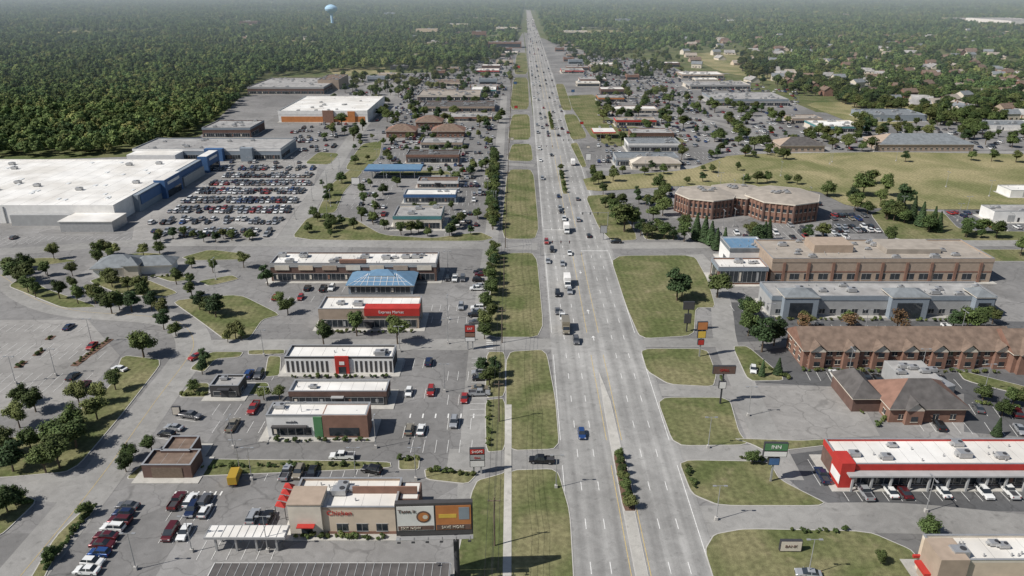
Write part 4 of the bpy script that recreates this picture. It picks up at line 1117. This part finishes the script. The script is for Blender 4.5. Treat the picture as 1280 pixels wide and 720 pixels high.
meshobj('pavement_markings',mk.v,mk.f,['m_white_line','m_yellow_line'],mk.m)
# ------------------------------------------------------------ trees
def treemesh(seed,h,r,n,ls,leaf,conifer=False,trunk=True,core=True,blobs=11,jit=.7,cm='m_core'):
    q=random.Random(seed);v=[];f=[];mi=[]
    def tube(a,b,ra,rb,k=6):
        a=Vector(a);b=Vector(b);d=(b-a).normalized();u=d.orthogonal().normalized();w=d.cross(u);s0=len(v)
        for c,rr in((a,ra),(b,rb)):
            for i in range(k):
                t=2*math.pi*i/k;p=c+u*math.cos(t)*rr+w*math.sin(t)*rr;v.append(tuple(p))
        for i in range(k):f.append((s0+i,s0+(i+1)%k,s0+k+(i+1)%k,s0+k+i));mi.append(0)
    def leafq(p,nrm,s):
        u=nrm.orthogonal().normalized();w=nrm.cross(u).normalized();t=q.uniform(0,6.28)
        a=u*math.cos(t)+w*math.sin(t);b=nrm.cross(a).normalized();s0=len(v)
        a*=s*q.uniform(.7,1.2);b*=s*q.uniform(.5,1)
        v.extend([tuple(p-a*.5),tuple(p+b*.5),tuple(p+a*.5),tuple(p-b*.5)])
        f.append((s0,s0+1,s0+2,s0+3));mi.append(1)
    if conifer:
        tube((0,0,0),(0,0,h*.95),.22,.04)
        for i in range(n):
            t=q.random()**1.5;z=h*(.08+.9*t);lay=1-.25*((z*1.3)%1);rr=r*(1-t)*lay*q.uniform(.6,1.05)+.1
            a=q.uniform(0,6.28);p=Vector((rr*math.cos(a),rr*math.sin(a),z));nn=Vector((math.cos(a),math.sin(a),.8+q.uniform(-.5,.5))).normalized()
            leafq(p,nn,ls)
    else:
        ch=h*.18
        if trunk:tube((0,0,0),(q.uniform(-.2,.2),q.uniform(-.2,.2),h*.55),h*.028,h*.012)
        bl=[]
        for i in range(blobs):
            a=q.uniform(0,6.28);rad=r*.62*math.sqrt(q.random());z=ch+(h-ch)*(.22+.6*q.random())
            k=1-abs((z-ch)/(h-ch)-.42)*1.0
            c=Vector((rad*math.cos(a)*k*1.2,rad*math.sin(a)*k*1.2,z));br=r*q.uniform(.3,.5)*(.65+.45*k)
            bl.append((c,br))
            if trunk:tube((0,0,h*q.uniform(.25,.45)),tuple(c),h*.012,h*.004,4)
        bl.append((Vector((0,0,h*.55)),r*.6))
        for c,br in bl:
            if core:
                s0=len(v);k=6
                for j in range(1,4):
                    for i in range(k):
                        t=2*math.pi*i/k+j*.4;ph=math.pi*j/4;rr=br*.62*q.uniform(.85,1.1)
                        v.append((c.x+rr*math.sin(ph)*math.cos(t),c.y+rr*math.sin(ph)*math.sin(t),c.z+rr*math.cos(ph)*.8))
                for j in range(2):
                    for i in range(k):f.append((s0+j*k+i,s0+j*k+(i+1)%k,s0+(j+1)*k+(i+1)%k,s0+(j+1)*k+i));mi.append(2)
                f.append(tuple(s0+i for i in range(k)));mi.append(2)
        tot=sum(b_**2 for _,b_ in bl)
        for c,br in bl:
            for i in range(int(n*br*br/tot)):
                d=Vector((q.gauss(0,1),q.gauss(0,1),q.gauss(0,1)))
                if d.length<.01:continue
                d.normalize();d.z=d.z if d.z>-.3 else d.z*.4
                rr=br*(q.uniform(.6,1.12) if jit>.5 else q.uniform(.8,1.06));p=c+Vector((d.x*rr,d.y*rr,d.z*rr*.85))
                nn=(d+Vector((q.uniform(-jit,jit),q.uniform(-jit,jit),q.uniform(-.1,jit+.2)))).normalized();leafq(p,nn,ls)
    me=bpy.data.meshes.new('tree');me.from_pydata(v,[],f)
    for m in('m_bark',leaf,cm):me.materials.append(MATS[m])
    me.polygons.foreach_set('material_index',mi);return me
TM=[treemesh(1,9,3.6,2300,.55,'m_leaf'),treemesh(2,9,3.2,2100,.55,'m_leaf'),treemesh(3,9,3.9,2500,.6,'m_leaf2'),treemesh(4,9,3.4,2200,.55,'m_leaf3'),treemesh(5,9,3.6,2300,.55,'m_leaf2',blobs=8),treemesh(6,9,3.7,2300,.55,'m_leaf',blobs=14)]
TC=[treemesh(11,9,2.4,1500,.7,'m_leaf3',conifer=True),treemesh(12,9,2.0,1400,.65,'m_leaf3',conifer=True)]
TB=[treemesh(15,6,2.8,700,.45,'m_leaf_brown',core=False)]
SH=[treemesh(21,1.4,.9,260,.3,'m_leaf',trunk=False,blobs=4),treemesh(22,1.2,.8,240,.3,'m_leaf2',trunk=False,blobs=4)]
def tree(x,y,h,kind='d',name='tree'):
    L_={'d':TM,'c':TC,'b':TB,'s':SH}[kind];bh={'d':9,'c':9,'b':6,'s':1.3}[kind]
    nm={'d':'tree','c':'pine_tree','b':'tree','s':'shrub'}[kind]
    o=bpy.data.objects.new(nm,R.choice(L_));link(o);o.location=(x,y,0);k=h/bh
    o.scale=(k*R.uniform(.9,1.2),k*R.uniform(.9,1.2),k);o.rotation_euler=(0,0,R.uniform(0,6.28))
def T(lst,kind='d'):
    for q in lst:
        x,y=G(q[0],q[1]);tree(x,y,q[2]*1.05,kind)
T([(180,447,9.5),(75,585,8),(92,538,7.5),(17,590,8),(58,592,7),(100,508,7),(122,525,6.5),(45,515,7.5),(28,505,6),(72,560,8),(8,570,7),(25,535,7),(145,488,6.5),(96,560,8.5),(40,565,7),(125,505,6),(-20,580,8),(10,640,6),(20,632,5),(-5,650,6),
(335,357,8),(190,388,7),(180,374,7),(205,400,7.5),(140,392,8),(165,390,8),(120,380,7),(30,356,8),(18,345,7),(36,366,7),(75,374,7),(98,380,7),(22,352,9),(150,388,7.5),(60,345,6),(45,372,6),
(270,397,8.5),(250,388,7),(262,392,7),(295,424,6),(240,372,6),(360,393,6.5),(405,432,8),(446,420,8.5),(497,430,9),(350,380,5),(270,303,5),(290,301,5),(312,300,5),(305,335,6.5),(240,335,5),(200,318,6),(135,320,7),(180,322,6),(253,468,5),(285,428,4),(302,425,4),(220,420,5),(205,412,7),(258,455,5),
(620,470,6),(612,482,6),(350,500,4),(190,565,4.5),(158,590,5),(162,575,4.5),(243,490,4),(330,500,4),(66,700,3.5),(108,645,3.5),
(952,440,11),(935,420,9),(967,432,9),(940,400,8),(930,395,7),(846,376,12),(852,372,9),(896,372,9),(780,290,13),(790,286,10),(772,280,10),(766,268,8),(815,296,7),(830,298,8),(822,290,6),(842,300,6),(1110,308,9),(1028,300,8),(1005,412,6),(1207,414,9),(1222,412,8),(1190,412,7),(1010,300,7),(945,308,10),(938,300,8),(855,302,9),(828,270,9),(822,262,8),(1078,245,14),(1105,245,12),(1128,262,13),(1100,256,8),(1160,290,9),(1090,230,8),(1228,500,5),(1252,520,5),(1265,508,6),(1280,512,6),(1100,705,3),(1158,670,5),(940,580,4),(1275,320,9),(1240,405,6),(1060,410,6)])
T([(1002,415,6),(1120,413,7),(1062,414,6)],'b')
T([(870,300,11),(880,302,11),(888,306,10),(895,312,9),(870,292,9),(952,470,5),(972,468,5),(1140,275,11),(1150,283,11),(1165,286,10),(1172,290,9),(1125,258,10),(905,308,8),(960,300,9),(1245,545,5),(955,300,8)],'c')
y=182
while y<470:
    if not(185<y<200) and not (286<y<312):
        for k in range(1 if y<300 else 2):
            tree(-7.5-(y-180)*.012+R.uniform(-1.6,1.6),y+R.uniform(-2,2),R.uniform(5,7.5))
    y+=5.5
y=125
while y<144:
    tree(RX(y,1.9),y,R.uniform(2.8,3.6));tree(RX(y+1.3,1.3),y+1.3,.9,'s');tree(RX(y+1.3,2.6),y+1.6,.9,'s');y+=2.9
for a,c in((378,428),(562,638)):
    y=a
    while y<c: tree(RX(y,1.9),y,R.uniform(3,4.5));y+=8
def shrubs(u0,v0,u1,v1,n,h=1.1):
    a=G(u0,v0);b=G(u1,v1)
    for i in range(n):
        t=(i+R.uniform(.2,.8))/n;tree(a[0]+(b[0]-a[0])*t+R.uniform(-.4,.4),a[1]+(b[1]-a[1])*t+R.uniform(-.4,.4),h*R.uniform(.6,1.35),'s')
for q in((54,715,118,634,26),(200,585,480,582,34),(925,574,960,577,9),(860,585,868,612,8),(990,665,1060,665,9),(900,470,905,482,3),(948,456,985,474,10),(1095,535,1110,520,5),(368,672,480,674,18),(340,552,460,552,18),(360,472,490,472,16),(400,416,520,416,16),(1062,492,1080,520,9),(610,560,612,500,10),(225,494,260,494,9),(1002,464,1250,466,40),(965,400,1235,402,34),(1220,505,1275,512,14),(10,628,40,630,8),(120,352,220,345,14),(500,575,522,575,6),(535,590,595,595,12)):
    shrubs(*q)
for q in((92,458,138,424),(22,460,30,452),(45,445,52,438),(60,425,66,420)):
    ribbon('planting_bed',[(q[0],q[1]),(q[2],q[3])],2.2,.05,'m_mulch',sm=0,rej=False);shrubs(*q,12 if q[0]==92 else 5,.9)
def scat(px,n,h0,h1,kind='d'):
    p=[G(*a) for a in px];xs=[a[0] for a in p];ys_=[a[1] for a in p];k=0;tr=0
    while k<n and tr<n*12:
        tr+=1;x=R.uniform(min(xs),max(xs));y=R.uniform(min(ys_),max(ys_))
        if inpoly(x,y,p) and not blocked(x,y,2,(FOOT,)) and not(RX(y,-13)<x<RX(y,18)):
            tree(x,y,R.uniform(h0,h1),kind);k+=1
scat([(362,299),(385,271),(440,272),(600,291),(600,300)],16,4,7)
scat([(350,300),(450,170),(620,170),(612,300)],75,4,7.5)
scat([(160,296),(330,296),(330,306),(160,306)],10,4,6)
scat([(0,330),(120,318),(240,322),(300,352),(110,385),(10,350)],26,4.5,7.5)
scat([(400,200),(640,70),(500,84),(420,98)],120,6,11)
scat([(440,100),(640,96),(625,170),(460,170)],100,5,10)
scat([(745,100),(1000,150),(1000,205),(745,205)],130,5,11)
scat([(735,240),(850,236),(860,300),(800,302)],18,5,9)
scat([(1000,150),(1300,150),(1300,190),(1000,190)],80,5,12)
scat([(920,68),(990,78),(1130,118),(1110,132),(985,118),(930,100)],190,9,15)
scat([(1020,240),(1110,262),(1150,290),(1060,262)],14,6,10)
scat([(1180,290),(1300,292),(1300,300),(1180,298)],6,5,9)
scat([(700,60),(850,72),(860,100),(740,100)],170,6,12)
scat([(560,60),(645,50),(645,95),(520,95)],120,6,12)
scat([(985,100),(1300,125),(1500,160),(1300,165),(1100,150)],520,6,13)
scat([(1130,200),(1300,198),(1300,205),(1130,205)],5,6,11)
scat([(740,225),(1000,228),(1000,233),(740,232)],14,4,8)
scat([(735,214),(985,212),(985,217),(740,220)],10,4,7)
def srcset(name,leafs,seed0):
    c=bpy.data.collections.new(name)
    for i,lf in enumerate(leafs):
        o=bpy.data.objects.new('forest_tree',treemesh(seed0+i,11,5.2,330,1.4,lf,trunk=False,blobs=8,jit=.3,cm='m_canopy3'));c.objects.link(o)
    return c
SC=srcset('forest_tree_variants',['m_canopy','m_canopy2','m_canopy','m_canopy3','m_canopy','m_canopy2','m_canopy'],40)
def forest(name,pts):
    R.shuffle(pts)
    me=bpy.data.meshes.new(name);me.from_pydata([(p[0],p[1],0) for p in pts],[],[])
    a=me.attributes.new('sc','FLOAT','POINT');a.data.foreach_set('value',[p[2] for p in pts])
    a=me.attributes.new('rz','FLOAT','POINT');a.data.foreach_set('value',[R.uniform(0,6.28) for p in pts])
    o=bpy.data.objects.new(name,me);link(o)
    g=bpy.data.node_groups.new('forest_scatter','GeometryNodeTree')
    g.interface.new_socket('Geometry',in_out='INPUT',socket_type='NodeSocketGeometry');g.interface.new_socket('Geometry',in_out='OUTPUT',socket_type='NodeSocketGeometry')
    N=g.nodes;L=g.links;gi=N.new('NodeGroupInput');go=N.new('NodeGroupOutput')
    ip=N.new('GeometryNodeInstanceOnPoints');ci=N.new('GeometryNodeCollectionInfo')
    ci.inputs['Collection'].default_value=SC;ci.inputs['Separate Children'].default_value=True;ci.inputs['Reset Children'].default_value=True
    ip.inputs['Pick Instance'].default_value=True
    s1=N.new('GeometryNodeInputNamedAttribute');s1.data_type='FLOAT';s1.inputs['Name'].default_value='sc'
    s2=N.new('GeometryNodeInputNamedAttribute');s2.data_type='FLOAT';s2.inputs['Name'].default_value='rz'
    cx=N.new('ShaderNodeCombineXYZ')
    L.new(gi.outputs[0],ip.inputs['Points']);L.new(ci.outputs[0],ip.inputs['Instance']);L.new(s1.outputs[0],ip.inputs['Scale'])
    L.new(s2.outputs[0],cx.inputs['Z']);L.new(cx.outputs[0],ip.inputs['Rotation']);L.new(ip.outputs[0],go.inputs[0])
    md=o.modifiers.new('scatter','NODES');md.node_group=g
    return o
FL=[G(*a) for a in [(-330,225),(0,197),(100,196),(168,190),(250,166),(285,142),(308,114),(330,97),(430,89),(520,86),(600,80),(640,60),(648,40),(652,20),(656,2),(-320,2)]]
FR=[G(*a) for a in [(658,20),(670,40),(692,58),(760,66),(850,68),(930,62),(1000,98),(1130,118),(1280,145),(1600,165),(1600,2),(657,2)]]
def gen(poly,dens):
    pts=[];ysx=[p[1] for p in poly];y=min(ysx)
    BU={}
    for a,b,c,d,p in FOOT:
        for i in range(int((a-8)//40),int((b+8)//40)+1):
            for j in range(int((c-16)//40),int((d+8)//40)+1):BU.setdefault((i,j),[]).append((a-3,b+3,c-12,d+3))
    while y<5900:
        if y<900:st,sc=7.6,1.0
        elif y<1700:st,sc=10,1.15
        elif y<3000:st,sc=14,1.4
        else:st,sc=21,1.65
        hw=y*.78+160
        x=-hw
        while x<hw:
            px=x+R.uniform(-.5,.5)*st;py=y+R.uniform(-.5,.5)*st
            x+=st
            if not inpoly(px,py,poly):continue
            if py<3300 and RX(py,-25)<px<RX(py,30):continue
            nz=math.sin(px*.011+1.3*math.sin(py*.006))*math.sin(py*.007+2*math.sin(px*.005))
            th=dens(px,py)
            if nz>th and R.random()<.8:continue
            l=BU.get((int(px//40),int(py//40)))
            if l and any(a<px<b and c<py<d for a,b,c,d in l):continue
            pts.append((px,py,sc*R.uniform(.7,1.25)))
        y+=st
    return pts
forest('forest',gen(FL,lambda x,y:9 if y<1300 and x<-220 else .6))
forest('forest',gen(FR,lambda x,y:.3 if y<1300 else (.45 if y<2200 else .55)))
# ------------------------------------------------------------ haze, light, camera
hz=bpy.data.materials.new('m_haze');hz.use_nodes=True;n=hz.node_tree;n.nodes.clear()
o=n.nodes.new('ShaderNodeOutputMaterial');vs=n.nodes.new('ShaderNodeVolumeScatter');vs.inputs['Density'].default_value=.00021;vs.inputs['Color'].default_value=(.74,.90,1,1);vs.inputs['Anisotropy'].default_value=0
n.links.new(vs.outputs[0],o.inputs['Volume'])
MATS['m_haze']=hz
k=9000;ya=620
meshobj('sky_haze',[(-k,ya,-2),(k,ya,-2),(k,k+3000,-2),(-k,k+3000,-2),(-k,ya,220),(k,ya,220),(k,k+3000,220),(-k,k+3000,220)],BOXF,['m_haze'])
el=math.radians(46);S_=Vector((-.93,-.36,0)).normalized()*math.cos(el);S_.z=math.sin(el)
sl=bpy.data.lights.new('sun','SUN');sl.energy=5.0;sl.angle=math.radians(.5);sl.color=(1,.965,.91)
so=bpy.data.objects.new('sun',sl);link(so);so.rotation_euler=S_.to_track_quat('Z','Y').to_euler();so.location=(0,0,300)
wd=bpy.data.worlds.new('World');scn.world=wd;wd.use_nodes=True;N=wd.node_tree.nodes;bg=N['Background'];sk=N.new('ShaderNodeTexSky')
sk.sky_type='NISHITA';sk.sun_disc=False;sk.sun_elevation=el;sk.sun_rotation=math.atan2(S_.x,S_.y);sk.altitude=200
wd.node_tree.links.new(sk.outputs[0],bg.inputs[0]);bg.inputs[1].default_value=.07
cd=bpy.data.cameras.new('camera');cd.sensor_width=36;cd.lens=F/1280*36;cd.clip_end=60000;cd.clip_start=1
co=bpy.data.objects.new('camera',cd);link(co);co.location=(0,0,CAMH);co.rotation_euler=(math.pi/2-PT,0,0)
scn.camera=co
scn.view_settings.view_transform='Standard';scn.view_settings.look='None';scn.view_settings.exposure=0
print('objects',len(bpy.data.objects))
